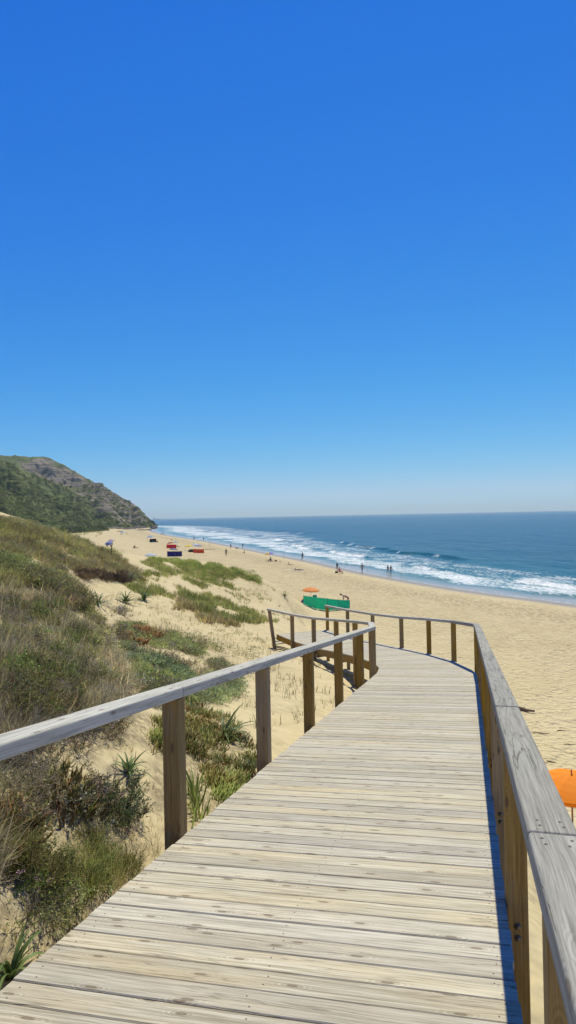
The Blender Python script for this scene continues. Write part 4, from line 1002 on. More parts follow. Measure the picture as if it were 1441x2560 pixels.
def pose(kind, h=1.72, ph=0.):
    """joints of a figure facing +y, feet or seat on z = 0"""
    J = {}
    def head(n, d, face):
        d = Vector(d).normalized(); face = Vector(face).normalized()
        J['neck'] = Vector(n); J['jaw'] = J['neck']+d*.10+face*.02; J['brow'] = J['jaw']+d*.095+face*.005; J['crown'] = J['brow']+d*.055-face*.01
        J['nose'] = J['jaw']+d*.03+face*.10
    def arm(s, sh, el, wr):
        J['sh'+s], J['el'+s], J['wr'+s] = Vector(sh), Vector(el), Vector(wr); d = (J['wr'+s]-J['el'+s]).normalized(); q = d.cross(V3(0, 0, 1)).normalized() if abs(d.z) < .95 else V3(0, 1, 0)
        J['pa'+s] = J['wr'+s]+d*.08
        for f, k in (('fa', -1), ('fb', 0), ('fc', 1)): J[f+s] = J['pa'+s]+d*(.085-.012*abs(k))+q*.026*k
        J['th'+s] = J['wr'+s]+d*.06+q*.055
    def leg(s, hp, kn, an, to): J['hip'+s], J['kn'+s], J['an'+s], J['to'+s] = map(Vector, (hp, kn, an, to))
    if kind in ('stand', 'walk'):
        J['pelvis'] = V3(0, 0, .95); J['waist'] = V3(0, .01, 1.12); J['chest'] = V3(0, 0, 1.34); head((0, .0, 1.50), (0, .05, 1), (0, 1, 0))
        w = .0 if kind == 'stand' else .26
        for s, x in (('L', -1), ('R', 1)):
            k = w*x*(1 if ph >= 0 else -1)
            arm(s, (x*.19, 0, 1.40), (x*.27, -k*.5-.02, 1.13), (x*.29, -k*1.2+.06, .89))
            leg(s, (x*.09, 0, .90), (x*.10, k*.7+.03, .50), (x*.10, k*1.15-(.1 if k < 0 else 0), .08+(.06 if k < 0 else 0)), (x*.12, k*1.15+.15-(.1 if k < 0 else 0), .035))
    elif kind == 'bend':
        J['pelvis'] = V3(0, -.10, .92); J['waist'] = V3(0, .06, 1.04); J['chest'] = V3(0, .30, 1.16); head((0, .48, 1.22), (0, 1., .25), (0, .4, -1))
        for s, x in (('L', -1), ('R', 1)):
            arm(s, (x*.18, .33, 1.15), (x*.20, .40, .86), (x*.16, .46, .62)); leg(s, (x*.1, -.1, .88), (x*.11, -.02, .48), (x*.12, -.08, .08), (x*.13, .08, .035))
    elif kind == 'sit':
        J['pelvis'] = V3(0, 0, .12); J['waist'] = V3(0, -.03, .30); J['chest'] = V3(0, .02, .52); head((0, .06, .68), (0, .15, 1), (0, 1, -.1))
        for s, x in (('L', -1), ('R', 1)):
            arm(s, (x*.18, .03, .57), (x*.26, .20, .38), (x*.14, .40, .44)); leg(s, (x*.1, .03, .12), (x*.15, .40, .46), (x*.13, .60, .07), (x*.14, .76, .035))
    elif kind == 'sitback':
        J['pelvis'] = V3(0, 0, .11); J['waist'] = V3(0, -.10, .26); J['chest'] = V3(0, -.20, .45); head((0, -.22, .62), (0, .1, 1), (0, 1, 0))
        for s, x in (('L', -1), ('R', 1)):
            arm(s, (x*.18, -.21, .50), (x*.27, -.34, .28), (x*.26, -.42, .06)); leg(s, (x*.1, .03, .11), (x*.14, .46, .20 if x < 0 else .34), (x*.15, .88 if x < 0 else .68, .06), (x*.17, .98 if x < 0 else .83, .12 if x < 0 else .04))
    elif kind == 'chair':
        J['pelvis'] = V3(0, 0, .36); J['waist'] = V3(0, -.06, .54); J['chest'] = V3(0, -.12, .76); head((0, -.12, .93), (0, .05, 1), (0, 1, 0))
        for s, x in (('L', -1), ('R', 1)):
            arm(s, (x*.18, -.11, .81), (x*.27, -.02, .58), (x*.25, .22, .56)); leg(s, (x*.1, .03, .36), (x*.12, .44, .42), (x*.12, .56, .07), (x*.13, .70, .035))
    elif kind == 'lie':
        J['pelvis'] = V3(0, 0, .12); J['waist'] = V3(0, .16, .12); J['chest'] = V3(0, .38, .13); head((0, .56, .15), (0, 1, .3), (0, .3, 1))
        for s, x in (('L', -1), ('R', 1)):
            arm(s, (x*.18, .42, .11), (x*.34, .30, .06), (x*.30, .06, .05)); leg(s, (x*.09, -.05, .11), (x*.11, -.46, .09), (x*.12, -.88, .06), (x*.16, -.98, .09))
    elif kind == 'elbows':
        J['pelvis'] = V3(0, 0, .12); J['waist'] = V3(0, .15, .15); J['chest'] = V3(0, .34, .27); head((0, .47, .40), (0, .45, 1), (0, 1, -.2))
        for s, x in (('L', -1), ('R', 1)):
            arm(s, (x*.18, .40, .28), (x*.22, .52, .05), (x*.10, .74, .05)); leg(s, (x*.09, -.05, .11), (x*.12, -.46, .07), (x*.13, -.88, .06), (x*.14, -.99, .05))
    k = h/1.72
    return {a: b*k for a, b in J.items()}, k
def person(px, py, label, kind='stand', face=0., h=1.72, skin='tan', hair='dark', hl=0, low=None, lowlen=.5, top=None, group=None, ph=1., lift=0., loc=None):
    """face: heading in degrees, 0 looks away from the camera (+y), 90 looks left"""
    p = Vector(loc) if loc is not None else gp(px, py)
    t = thing('person', label, 'person', (p.x, p.y, p.z+lift), R(face), group)
    J, k = pose(kind, h, ph); rad = {a: (tuple(q*k for q in b) if isinstance(b, tuple) else b*k) for a, b in RAD.items()}
    if kind == 'bend':
        for a, r_ in (('pelvis', .165), ('waist', .155), ('chest', .175), ('neck', .07), ('jaw', .095), ('brow', .10), ('shL', .075), ('shR', .075), ('elL', .05), ('elR', .05)): rad[a] = (r_*k, r_*k)
    if kind in ('lie', 'elbows'): 
        for a in ('pelvis', 'waist', 'chest'): rad[a] = (rad[a][0], rad[a][1]*.85)
    skin_mesh('body', J, ED, rad, 'pelvis', SKINS[skin], t)
    # hair as a cap over the back of the head
    d = (J['crown']-J['brow']).normalized(); f = (J['nose']-J['jaw']); f = (f-d*f.dot(d)).normalized(); s = d.cross(f)
    m = MB(); c = (J['jaw']+J['crown'])*.5-f*.012*k+d*.035*k
    M3 = Matrix((s, f, d)).transposed()
    prof = [(.118*k*math.cos(a), .128*k*math.sin(a)) for a in np.linspace(-.25 if hl == 0 else -.5, 1.5708, 7)]
    rows = []
    n = 14; b0 = len(m.v)
    for r_, z in prof:
        for q in range(n):
            a = 6.283*q/n; front = max(0, math.sin(a)); zz = z+front*.05*k*(1 if z < .06*k else 0)
            m.v.append(tuple(c+M3@Vector((r_*.88*math.cos(a), r_*math.sin(a)*(1.02), zz)))); m.r.append(0)
    for i in range(len(prof)-1):
        for q in range(n):
            q2 = (q+1) % n; m.f.append([b0+i*n+q, b0+i*n+q2, b0+(i+1)*n+q2, b0+(i+1)*n+q]); m.m.append(0); m.sm.append(True); m.uv.append([(0, 0)]*4)
    if hl: m.tube([c-f*.07*k+d*.02, c-f*.12*k-d*.10*k, c-f*.10*k-d*.26*k*hl], [.075*k, .065*k, .02*k], 8)
    m.build('hair', HAIR[hair], t)
    def lerp(a, b, q): return J[a]+(J[b]-J[a])*q
    if low:
        JJ = dict(pelvis=J['pelvis'], waist=lerp('pelvis', 'waist', .45)); rr_ = dict(pelvis=(.168*k, .122*k), waist=(.145*k, .112*k)); E2 = [('pelvis', 'waist')]
        for s in 'LR':
            JJ['a'+s] = J['hip'+s]; JJ['b'+s] = lerp('hip'+s, 'kn'+s, lowlen); rr_['a'+s] = .108*k; rr_['b'+s] = (.108-.03*lowlen)*k; E2 += [('pelvis', 'a'+s), ('a'+s, 'b'+s)]
            if lowlen > .95: JJ['c'+s] = lerp('kn'+s, 'an'+s, .85); rr_['c'+s] = .058*k; E2.append(('b'+s, 'c'+s))
        skin_mesh('trousers' if lowlen > .95 else ('shorts' if lowlen > .2 else 'swimwear'), JJ, E2, rr_, 'pelvis', CL[low], t)
    if top:
        JJ = dict(waist=lerp('pelvis', 'waist', .6), mid=J['waist'], chest=J['chest'], nk=lerp('chest', 'neck', .6)); rr_ = dict(waist=(.15*k, .115*k), mid=(.14*k, .108*k), chest=(.178*k, .128*k), nk=.08*k); E2 = [('waist', 'mid'), ('mid', 'chest'), ('chest', 'nk')]
        for s in 'LR': JJ['a'+s] = J['sh'+s]; JJ['b'+s] = lerp('sh'+s, 'el'+s, .55); rr_['a'+s] = .073*k; rr_['b'+s] = .06*k; E2 += [('chest', 'a'+s), ('a'+s, 'b'+s)]
        skin_mesh('shirt', JJ, E2, rr_, 'mid', CL[top], t)
    return t

# ---------------------------------------------------------------- beach things
M_pole = plain('pale_pole_metal', (.55, .55, .53), .35, .05, 10, metal=.5); M_wpole = plain('umbrella_pole_wood', (.42, .24, .11), .6)
def umbrella(p, label, r_, colA, colB=None, tilt=(0, 0), h=1.9, group='beach umbrellas', wood_=False, stripes=0, tr=.35):
    p = Vector(p); t = thing('beach_umbrella', label, 'beach umbrella', tuple(p), 0, group)
    A = plain('umbrella_cloth_a', colA, .7, .05, 6, trans=tr); B = plain('umbrella_cloth_b', colB or colA, .7, .05, 6, trans=tr) if not isinstance(colB, list) else None
    mats = [A, B] if B else [A]+[plain('umbrella_cloth_c', c, .7, .05, 6, trans=tr) for c in colB]
    M3 = Matrix.Rotation(R(tilt[0]), 3, 'X') @ Matrix.Rotation(R(tilt[1]), 3, 'Y'); top = Vector((0, 0, h))
    joint = Vector((0, 0, h*.62))
    def X(q): return joint+M3 @ (Vector(q)-joint)
    m = MB(); n = 8; per = 6 if not stripes else stripes; N = n*per; rise = r_*.34
    def pt(i, q, dz=0.):
        a = 6.2832*i/N; f = (i % per)/per; sag = math.sin(math.pi*f)
        rad_ = r_*q*(1-.045*sag*q); z = h-.02+rise*((1-q**1.7)-1)*1.0+rise*0-.0*sag
        z = h-.02-rise*q**1.7-.05*r_*sag*q*(1-q)*1.2
        return X((rad_*math.cos(a), rad_*math.sin(a), z+dz))
    Q = [0.02, .22, .45, .68, .86, 1.]
    for i in range(N):
        mi = (i//per) % len(mats) if not stripes else (i % 2) % len(mats)
        for a, b in zip(Q[:-1], Q[1:]):
            m.face([pt(i, a), pt(i, b), pt(i+1, b), pt(i+1, a)], None, 0, mi, True)
            m.face([pt(i+1, a, -.006), pt(i+1, b, -.006), pt(i, b, -.006), pt(i, a, -.006)], None, 0, mi, True)
        b = pt(i, 1.); c = pt(i+1, 1.); dn = M3@Vector((0, 0, -.09)); m.face([b, b+dn, c+dn, c], None, 0, mi, False); m.face([c+Vector((0, 0, -.003)), c+dn, b+dn, b+Vector((0, 0, -.003))], None, 0, mi, False)
    m.build('canopy', mats, t)
    m = MB(); m.tube([(0, 0, -.35), tuple(joint)], .019 if not wood_ else .022, 10); m.tube([tuple(joint), tuple(X((0, 0, h+.05)))], .016, 10)
    m.build('pole', M_wpole if wood_ else M_pole, t)
    m = MB(); m.lathe([(.02, 0), (.024, .02), (.016, .05), (.02, .07), (0, .09)], X((0, 0, h+.01)), 8, 0, M3); m.build('finial', M_wpole if wood_ else M_pole, t)
    for i in range(n):
        m = MB(); m.tube([X((.02, 0, h-.06)), pt(i*per, .5, -.02), pt(i*per, .97, -.02)], .005, 5); m.build('rib', M_pole, t)
    return t
def windbreak(pts_, label, hgt, col, ncloth=None, tr=.35):
    HG = [hgt]*len(pts_)
    if len(pts_[0]) == 4:            # (pixel column, pixel row of the foot, of the top, ground distance)
        P = []; HG = []
        for a_, b_, c_, y_ in pts_:
            q_ = at(a_, b_, y_); z_ = float(ground(q_[0], q_[1])); P.append(Vector((q_[0], q_[1], z_))); HG.append(float(at(a_, c_, y_)[2])-z_)
    else: P = [gp(*q) for q in pts_]
    o = P[0].copy(); t = thing('windbreak', label, 'windbreak', tuple(o), 0, 'beach windbreaks'); mat = plain('windbreak_cloth', col, .65, .06, 5, trans=tr)
    m = MB()
    for k_, (a, b) in enumerate(zip(P[:-1], P[1:])):
        h0, h1 = HG[k_], HG[k_+1]; d = (b-a); L = d.length; nrm = Vector((-d.y, d.x, 0)).normalized(); nu, nv = 10, 6
        def q(u, v, off=0):
            c = a+d*u-o; c.z += .03+(h0+(h1-h0)*u-.05)*v-.035*math.sin(math.pi*u)*(v-.3); bl = math.sin(math.pi*u)*(.03+.02*math.sin(9*v+7*u))
            return c+nrm*(bl+off)
        for i in range(nu):
            for j in range(nv):
                m.face([q(i/nu, j/nv), q((i+1)/nu, j/nv), q((i+1)/nu, (j+1)/nv), q(i/nu, (j+1)/nv)], None, 0, 0, True)
                m.face([q(i/nu, (j+1)/nv, .004), q((i+1)/nu, (j+1)/nv, .004), q((i+1)/nu, j/nv, .004), q(i/nu, j/nv, .004)], None, 0, 0, True)
    m.build('cloth', mat, t)
    for c, hh in zip(P, HG):
        m = MB(); c = c-o; m.tube([c+V3(0, 0, -.25), c+V3(.01, 0, hh+.05)], .014, 8); m.build('pole', CL['navy'] if len(pts_[0]) == 4 else M_wpole, t)
    return t
def rod(px, py, label, L=4.3, lean=(0, 0)):
    p = gp(px, py); t = thing('fishing_rod', label, 'fishing rod', tuple(p), 0, 'surf fishing rods')
    d = Vector((lean[0], lean[1], 1)).normalized()
    blk = CL['black']
    m = MB(); m.tube([d*(-.0+.35), d*1.5, d*3, d*L+V3(-.05, .15, -.03)], [.020, .017, .012, .006], 6); m.build('blank', blk, t)
    m = MB(); m.tube([V3(.03, 0, -.3), d*.75+V3(.03, 0, 0)], .02, 6); m.build('spike', M_pole, t)
    m = MB(); c = d*1.0+V3(0, -.07, 0); m.lathe([(.0, -.04), (.05, -.04), (.035, -.02), (.035, .02), (.05, .04), (0, .04)], c, 10); m.tube([d*1.0, c], .01, 5); m.build('reel', blk, t)
    return t
def towel(p, label, w, l, rz, col, cat='towel'):
    m = MB(); nu, nv = 12, 6; z = lambda u, v: .035+.012*math.sin(7*u+3*v)+.01*math.sin(11*v)
    for i in range(nu):
        for j in range(nv):
            q = lambda a, b, dz=0: ((a/nu-.5)*l, (b/nv-.5)*w, z(a/nu, b/nv)+dz)
            m.face([q(i, j), q(i+1, j), q(i+1, j+1), q(i, j+1)], None, 0, 0, True)
            m.face([q(i, j+1, -.012), q(i+1, j+1, -.012), q(i+1, j, -.012), q(i, j, -.012)], None, 0, 0, True)
    o = m.build('towel', CL[col] if isinstance(col, str) else plain('towel_cloth', col, .9)); o.location = p; o.rotation_euler[2] = R(rz)
    return tag(o, label, cat)
def bag(px, py, label, s, col, cat='bag', name='beach_bag'):
    p = gp(px, py); t = thing(name, label, cat, tuple(p), random.uniform(-.5, .5))
    m = MB(); m.lathe([(0, 0), (.9*s, 0), (1.05*s, .35*s), (.98*s, .9*s), (.72*s, 1.1*s), (0, 1.12*s)], n=12)
    for i, v in enumerate(m.v): m.v[i] = (v[0], v[1]*.55, v[2])
    m.build('sack', CL[col], t)
    m = MB(); m.tube([(-.5*s, 0, 1.05*s), (-.3*s, 0, 1.6*s), (.3*s, 0, 1.6*s), (.5*s, 0, 1.05*s)], .045*s, 6); m.build('handle', CL[col], t)
    return t
def beach_chair(p, label, rz, col):
    t = thing('beach_chair', label, 'chair', tuple(p), R(rz)); m = MB()
    m.beam((-.27, -.05, .30), (-.27, .42, .33), .02, .35, up=(1, 0, 0)) if 0 else None
    m.box8([(-.26, -.08, .29), (.26, -.08, .29), (.26, .42, .32), (-.26, .42, .32)], [(-.26, -.08, .31), (.26, -.08, .31), (.26, .42, .34), (-.26, .42, .34)]); m.build('seat', CL[col], t, bevel=.008)
    m = MB(); m.box8([(-.26, -.10, .31), (.26, -.10, .31), (.26, -.08, .31), (-.26, -.08, .31)], [(-.26, -.34, .92), (.26, -.34, .92), (.26, -.32, .92), (-.26, -.32, .92)]); m.build('backrest', CL[col], t, bevel=.004)
    for x in (-.29, .29):
        m = MB(); m.tube([(x, .46, .01), (x, .40, .33), (x, -.10, .30), (x, -.35, .95)], .014, 6); m.tube([(x, -.30, .01), (x, -.02, .30), (x, .12, .53)], .014, 6); m.tube([(x, -.22, .55), (x, .26, .53)], .018, 6); m.build('side_frame', M_pole, t)
    return t

def build_beach():
    G = gp
    # green windbreak group
    windbreak([(759, 1508, 1488, 79), (789, 1517, 1492, 75), (819, 1521.5, 1495.5, 73.5), (846, 1522.5, 1498.5, 74), (875, 1520, 1500, 75.5)], 'long turquoise green windbreak of four panels beside the near orange umbrella', 1.22, (.03, .64, .43), tr=.6)
    pu = at(778, 1506, 82); pu = V3(pu[0], pu[1], float(ground(pu[0], pu[1]))); umbrella((pu.x, pu.y, pu.z), 'orange umbrella standing behind the turquoise green windbreak', 1.02, (.90, .34, .06), None, (4, 3), max(1.5, float(at(781, 1469, pu.y)[2])-pu.z))
    bch = G(786, 1508); beach_chair(bch, 'green folding chair under the orange umbrella behind the green windbreak', 160, 'green')
    person(869, 1516, 'man in red swim trunks bending forward behind the green windbreak', 'bend', 78, 1.84, 'fair', 'blond', 0, 'red', .35)
    # near orange umbrella below the right handrail
    py_ = 17.2; q = at(1433, 2110, py_); gz = float(ground(q[0], q[1]))
    topz = float(at(1410, 1930, py_)[2]); umbrella((q[0], q[1], gz), 'bright orange umbrella on the sand just below the right handrail, cut by the photo edge', .95, (1., .42, .005), None, (5, -2), max(1.6, topz-gz), wood_=True, tr=.5)
    # walkers, bathers
    person(906, 1432.5, 'shirtless man in dark shorts strolling on the sand left of the tall upright fishing rod', 'walk', 200, 1.78, 'tan', 'dark', 0, 'grey', .75)
    person(970.5, 1435, 'left one of the two people walking side by side along the waterline', 'walk', 25, 1.66, 'tan', 'brown', .6, 'olive', .15, None, None, -1)
    person(978, 1436.5, 'right one of the two people walking side by side along the waterline', 'walk', 25, 1.66, 'dark', 'dark', .8, 'brown', .18)
    rod(918.5, 1431.5, 'tall upright fishing rod right of the strolling shirtless man', 4.6, (0, 0))
    rod(1002.5, 1446.5, 'rightmost fishing rod, leaning slightly right near the walking pair', 4.9, (.10, .1))
    rod(709, 1398, 'fishing rod leaning right, between the rainbow umbrella and the standing angler', 4.6, (.16, .0))
    rod(752, 1403.5, 'short leaning fishing rod at the feet of the standing angler', 3.6, (.28, .0))
    person(757, 1398, 'angler in grey green clothes standing at the water beside a leaning rod', 'stand', 10, 1.72, 'tan', 'dark', 0, 'olive', 1., 'olive')
    person(843.5, 1426, 'slim dark figure standing behind the red beach chair', 'stand', -30, 1.5, 'dark', 'dark', .8, 'black', .3, 'black')
    pc = G(851, 1434.5); beach_chair(pc, 'coral red beach chair with a seated person near the waterline', -60, 'coral')
    person(0, 0, 'sunburnt person with red top sitting in the coral red beach chair', 'chair', -60, 1.66, 'red', 'brown', 0, 'red', .2, 'coral', loc=pc)
    bag(842, 1432.5, 'black bag on the sand left of the coral red beach chair', .3, 'black')
    # sunbathers mid beach
    pt_ = G(745, 1425.5); towel(pt_, 'pale blue towel under the dark haired sunbather', 1.1, 2.3, 4, (.42, .50, .58))
    person(0, 0, 'dark haired sunbather lying on the pale blue towel', 'lie', 94, 1.68, 'dark', 'dark', .8, 'black', .15, None, loc=pt_+V3(.2, 0, .03))
    towel(G(719, 1424.5), 'small white towel left of the lying sunbather', .7, 1.1, 0, 'white')
    person(727, 1412.5, 'small figure resting on elbows on the sand beyond the lying sunbather', 'elbows', 60, 1.5, 'fair', 'dark', 0, 'navy', .2)
    # rainbow umbrella
    p = G(675, 1400); umbrella(p, 'yellow, red and violet umbrella over a sitting person in mid beach', 1.2, (.85, .58, .03), [(.25, .22, .65), (.22, .26, .60), (.80, .25, .03), (.85, .60, .05)], (0, -10), 1.95)
    person(678, 1402.5, 'person in a dark red top sitting below the yellow, red and violet umbrella', 'sit', 120, 1.72, 'dark', 'dark', 0, 'black', .5, 'brown')
    towel(G(671, 1403.5), 'dark towel spread below the yellow, red and violet umbrella', 1.0, 2.6, 2, 'black')
    bag(690, 1403.5, 'brown basket at the right end of the dark towel', .3, 'brown', 'basket', 'beach_basket')
    bag(701, 1404.5, 'small orange bag alone on the sand right of the dark towel', .16, 'coral')
    person(566, 1389, 'person dressed in black standing in mid beach', 'stand', 190, 1.78, 'dark', 'dark', .8, 'black', 1., 'black')
    person(577.5, 1372, 'bather with arms down standing at the waterline left of the dog', 'walk', 0, 1.7, 'tan', 'brown', 0, 'navy', .3, None)
    person(607.5, 1371.5, 'bather walking in the shallow wash right of the dog', 'walk', 30, 1.72, 'fair', 'brown', .6, 'grey', .3, 'grey')
    person(612, 1383.5, 'tanned person sitting upright alone near the waterline', 'sit', 90, 1.72, 'tan', 'dark', 0, 'brown', .2)
    dog(593, 1373.5)
    person(486, 1349.5, 'far angler standing left at the edge of the white surf', 'stand', 0, 1.74, 'dark', 'dark', 0, 'navy', 1., 'grey')
    person(509.5, 1352, 'far bather standing right at the edge of the white surf', 'stand', 0, 1.74, 'dark', 'dark', 0, 'black', .4)
    person(404.5, 1338, 'left one of two tiny walkers nearest to the headland', 'walk', 20, 1.74, 'tan', 'dark', 0, 'navy', .4, 'grey')
    person(410, 1338.5, 'right one of two tiny walkers nearest to the headland', 'walk', 20, 1.74, 'tan', 'dark', 0, 'brown', .4, 'brown')
    person(429, 1351.5, 'person sitting alone above the red umbrella, below the two tiny walkers', 'sit', -70, 1.72, 'tan', 'dark', 0, 'brown', .3)
    for a, b, l_, lab in ((442, 1354, (-.35, 0), 'far fishing rod leaning left beyond the red umbrella'), (463, 1352, (.2, 0), 'far short fishing rod left of the two far bathers'), (484, 1362, (.02, 0), 'far upright fishing rod left of the pair of far rods'), (496, 1364, (.03, 0), 'far upright fishing rod standing third from the right'),
                      (521.5, 1366, (.03, 0), 'left rod of the pair of tall fishing rods beyond the orange windbreak'), (526, 1368, (.05, 0), 'right rod of the pair of tall fishing rods beyond the orange windbreak')):
        rod(a, b, lab, 4.5, l_)
    # coloured camps
    windbreak([(418.5, 1391.5), (437, 1391.5), (455.5, 1391)], 'navy blue windbreak standing below a slate blue umbrella', 1.45, (.02, .015, .20))
    umbrella(G(435, 1387), 'slate blue umbrella above the navy windbreak', 1.25, (.13, .17, .32), (.10, .14, .28), (0, 4), 1.95)
    windbreak([(417, 1370.5), (429, 1371), (441.5, 1371)], 'bright red windbreak left of centre on the far beach', 1.35, (.75, .01, .03))
    umbrella(G(427, 1368.5), 'red and dark umbrella behind the bright red windbreak', 1.25, (.55, .03, .03), (.25, .02, .03), (0, -3), 1.95)
    umbrella(G(440, 1363), 'small white and blue umbrella right of the red umbrella', .9, (.75, .78, .82), (.15, .25, .5), (10, 6), 1.6)
    person(447, 1367.5, 'dark figure lying on the sand right of the red windbreak', 'elbows', 100, 1.7, 'dark', 'dark', 0, 'black', .4, 'black')
    umbrella(G(472, 1376), 'yellow umbrella left of the orange windbreak', 1.35, (.80, .62, .02), (.85, .68, .05), (0, -6), 1.8)
    dome_tent(480, 1380)
    umbrella(G(489, 1373.5), 'pale blue white umbrella tucked behind the violet umbrella', 1.3, (.55, .62, .75), (.65, .70, .78), (0, 3), 1.95)
    umbrella(G(497, 1377), 'violet umbrella behind the orange windbreak', 1.3, (.28, .24, .50), (.33, .29, .55), (0, 3), 2.0)
    windbreak([(484, 1382), (497, 1383), (510.5, 1383)], 'orange red windbreak below the violet umbrella', 1.2, (.80, .14, .02))
    pr = G(518, 1374); m = MB(); m.tube([(-2.6, 0, .06), (0, .1, .10), (2.6, .2, .06)], [.05, .07, .04], 8); m.lathe([(0, 0), (.11, .02), (.11, .16), (0, .18)], (-2.5, 0, 0), 10)
    o = m.build('driftwood_pole', plain('dark_driftwood', (.09, .06, .04), .9)); o.location = pr; tag(o, 'long dark pole lying on the sand right of the violet umbrella', 'driftwood')
    qs = ray(377, 1396); ys = 160.; xs = float(qs[0]/qs[1]*ys); ps = V3(xs, ys, float(ground(xs, ys))); umbrella(ps, 'blue and white striped flat umbrella nearest to the dune', 1.5, (.80, .82, .85), (.22, .36, .58), (0, 0), 2.0, stripes=6)
    person(376, 1395.5, 'person in olive clothes sitting against the pole of the striped umbrella', 'sit', 180, 1.75, 'tan', 'dark', 0, 'olive', 1., 'olive', loc=ps+V3(-.1, -.45, 0))
    person(336.5, 1370.5, 'left one of two dark people sitting close together mid left beach', 'sit', 150, 1.8, 'dark', 'dark', 0, 'black', .4, 'brown', group='pair sitting together')
    person(340, 1370.8, 'right one of two dark people sitting close together, legs stretched to the right', 'sitback', -80, 1.8, 'dark', 'dark', .5, 'black', .2, None, group='pair sitting together')
    umbrella(G(273, 1366), 'violet blue umbrella tilted to the camera on the left beach', 1.45, (.20, .24, .50), (.27, .30, .55), (28, -5), 1.75)
    umbrella(G(279, 1360.5), 'pink and teal umbrella behind the tilted violet blue umbrella', 1.3, (.75, .25, .38), (.20, .55, .55), (15, 8), 2.0)
    person(269, 1366.5, 'person sitting left below the tilted violet blue umbrella', 'sit', 160, 1.75, 'dark', 'dark', 0, 'black', .4)
    person(277.5, 1366.5, 'person sitting right below the tilted violet blue umbrella', 'sit', 200, 1.75, 'tan', 'dark', 0, 'navy', .4, 'navy')
    person(241, 1341, 'person sitting with legs out at the far left of the beach', 'sitback', 80, 1.75, 'dark', 'dark', 0, 'black', .3)
    umbrella(G(308, 1335.5), 'light blue umbrella, farthest left near the headland foot', 1.6, (.45, .55, .72), (.62, .68, .76), (14, 0), 2.0)
    person(302.5, 1335.5, 'person sitting left of the farthest light blue umbrella', 'sit', -60, 1.8, 'dark', 'dark', 0, 'black', .4, 'brown')
    person(318, 1335.5, 'person kneeling upright right of the farthest light blue umbrella', 'chair', 70, 1.8, 'dark', 'dark', 0, 'black', .4)
    umbrella(G(377, 1352), 'sky blue umbrella above the black box shaped shelter', 1.7, (.36, .50, .70), (.44, .56, .74), (8, -6), 2.5)
    shelter(383, 1355.5)
    person(391, 1355.8, 'person sitting on the sand right of the black shelter', 'sit', 60, 1.8, 'dark', 'dark', 0, 'black', .4, 'black')
    bag(394, 1355.5, 'brown bag right of the person beside the black shelter', .4, 'brown')
    # stake on the dune
    st = G(275, 1397); m = MB(); m.tube([(-.0, 0, -.3), (.10, 0, .5), (.16, 0, .9)], [.03, .028, .02], 8)
    o = m.build('wooden_stake', plain('grey_stake_wood', (.12, .10, .08), .9)); o.location = st; tag(o, 'thin dark leaning stake on the grassy dune crest', 'stake')
    log(1313, 1777, .95, .085, -35, 'short thick driftwood log on the sand right of the handrail')
    log(1354, 1834, .75, .022, -8, 'thin dry stick lying on the sand above the near orange umbrella')
    log(1404, 1827, .4, .022, 5, 'small dark stick at the right edge of the sand')
    log(1425, 1862, .5, .018, 0, 'faint thin twig at the photo edge above the near orange umbrella')
    log(1378, 1905, .35, .02, -30, 'bunch of small twigs on the sand touching the handrail, above the near orange umbrella')
    for k, (a, b, w, hh) in enumerate(ROCKS): rock(a, b, w, hh, k)
    ship()
M_drift = plain('brown_driftwood', (.17, .12, .075), .9, .3, 12)
def log(px, py, L, r_, rz, label):
    p = gp(px, py); m = MB(); n = 7; P = [Vector((L*(i/(n-1)-.5), .06*L*math.sin(i*1.3), r_*.75+.02*L*math.sin(i*.9))) for i in range(n)]
    m.tube(P, [r_*(1-.1*abs(i-2))*random.uniform(.85, 1.1) for i in range(n)], 9)
    m.tube([P[2], P[2]+Vector((.12*L, .14*L, r_*.6))], [r_*.5, r_*.25], 6)
    o = m.build('driftwood', M_drift); o.location = p; o.rotation_euler[2] = R(rz); tag(o, label, 'driftwood')
def dog(px, py):
    t = thing('dog', 'dark dog trotting at the waterline between two bathers', 'dog', tuple(gp(px, py)), R(70))
    J = dict(hipc=V3(0, -.32, .50), belly=V3(0, -.05, .50), chest=V3(0, .25, .50), neck=V3(0, .42, .66), skull=V3(0, .53, .76), muzzle=V3(0, .68, .71), tail=V3(0, -.48, .60), tailend=V3(0, -.62, .78), earL=V3(-.06, .50, .86), earR=V3(.06, .50, .86))
    E = [('hipc', 'belly'), ('belly', 'chest'), ('chest', 'neck'), ('neck', 'skull'), ('skull', 'muzzle'), ('hipc', 'tail'), ('tail', 'tailend'), ('skull', 'earL'), ('skull', 'earR')]
    rd = dict(hipc=.11, belly=.10, chest=.14, neck=.09, skull=.085, muzzle=.04, tail=.03, tailend=.015, earL=.02, earR=.02)
    for s, x in (('L', -1), ('R', 1)):
        J.update({'fe'+s: V3(x*.1, .28, .34), 'fw'+s: V3(x*.1, .30+x*.08, .18), 'fp'+s: V3(x*.1, .33+x*.12, .03), 'bk'+s: V3(x*.1, -.26, .32), 'bh'+s: V3(x*.1, -.42-x*.08, .20), 'bp'+s: V3(x*.1, -.36-x*.10, .03)})
        E += [('chest', 'fe'+s), ('fe'+s, 'fw'+s), ('fw'+s, 'fp'+s), ('hipc', 'bk'+s), ('bk'+s, 'bh'+s), ('bh'+s, 'bp'+s)]
        rd.update({'fe'+s: .05, 'fw'+s: .03, 'fp'+s: .032, 'bk'+s: .065, 'bh'+s: .032, 'bp'+s: .032})
    skin_mesh('body', J, E, rd, 'belly', plain('dark_dog_fur', (.05, .035, .025), .8), t)
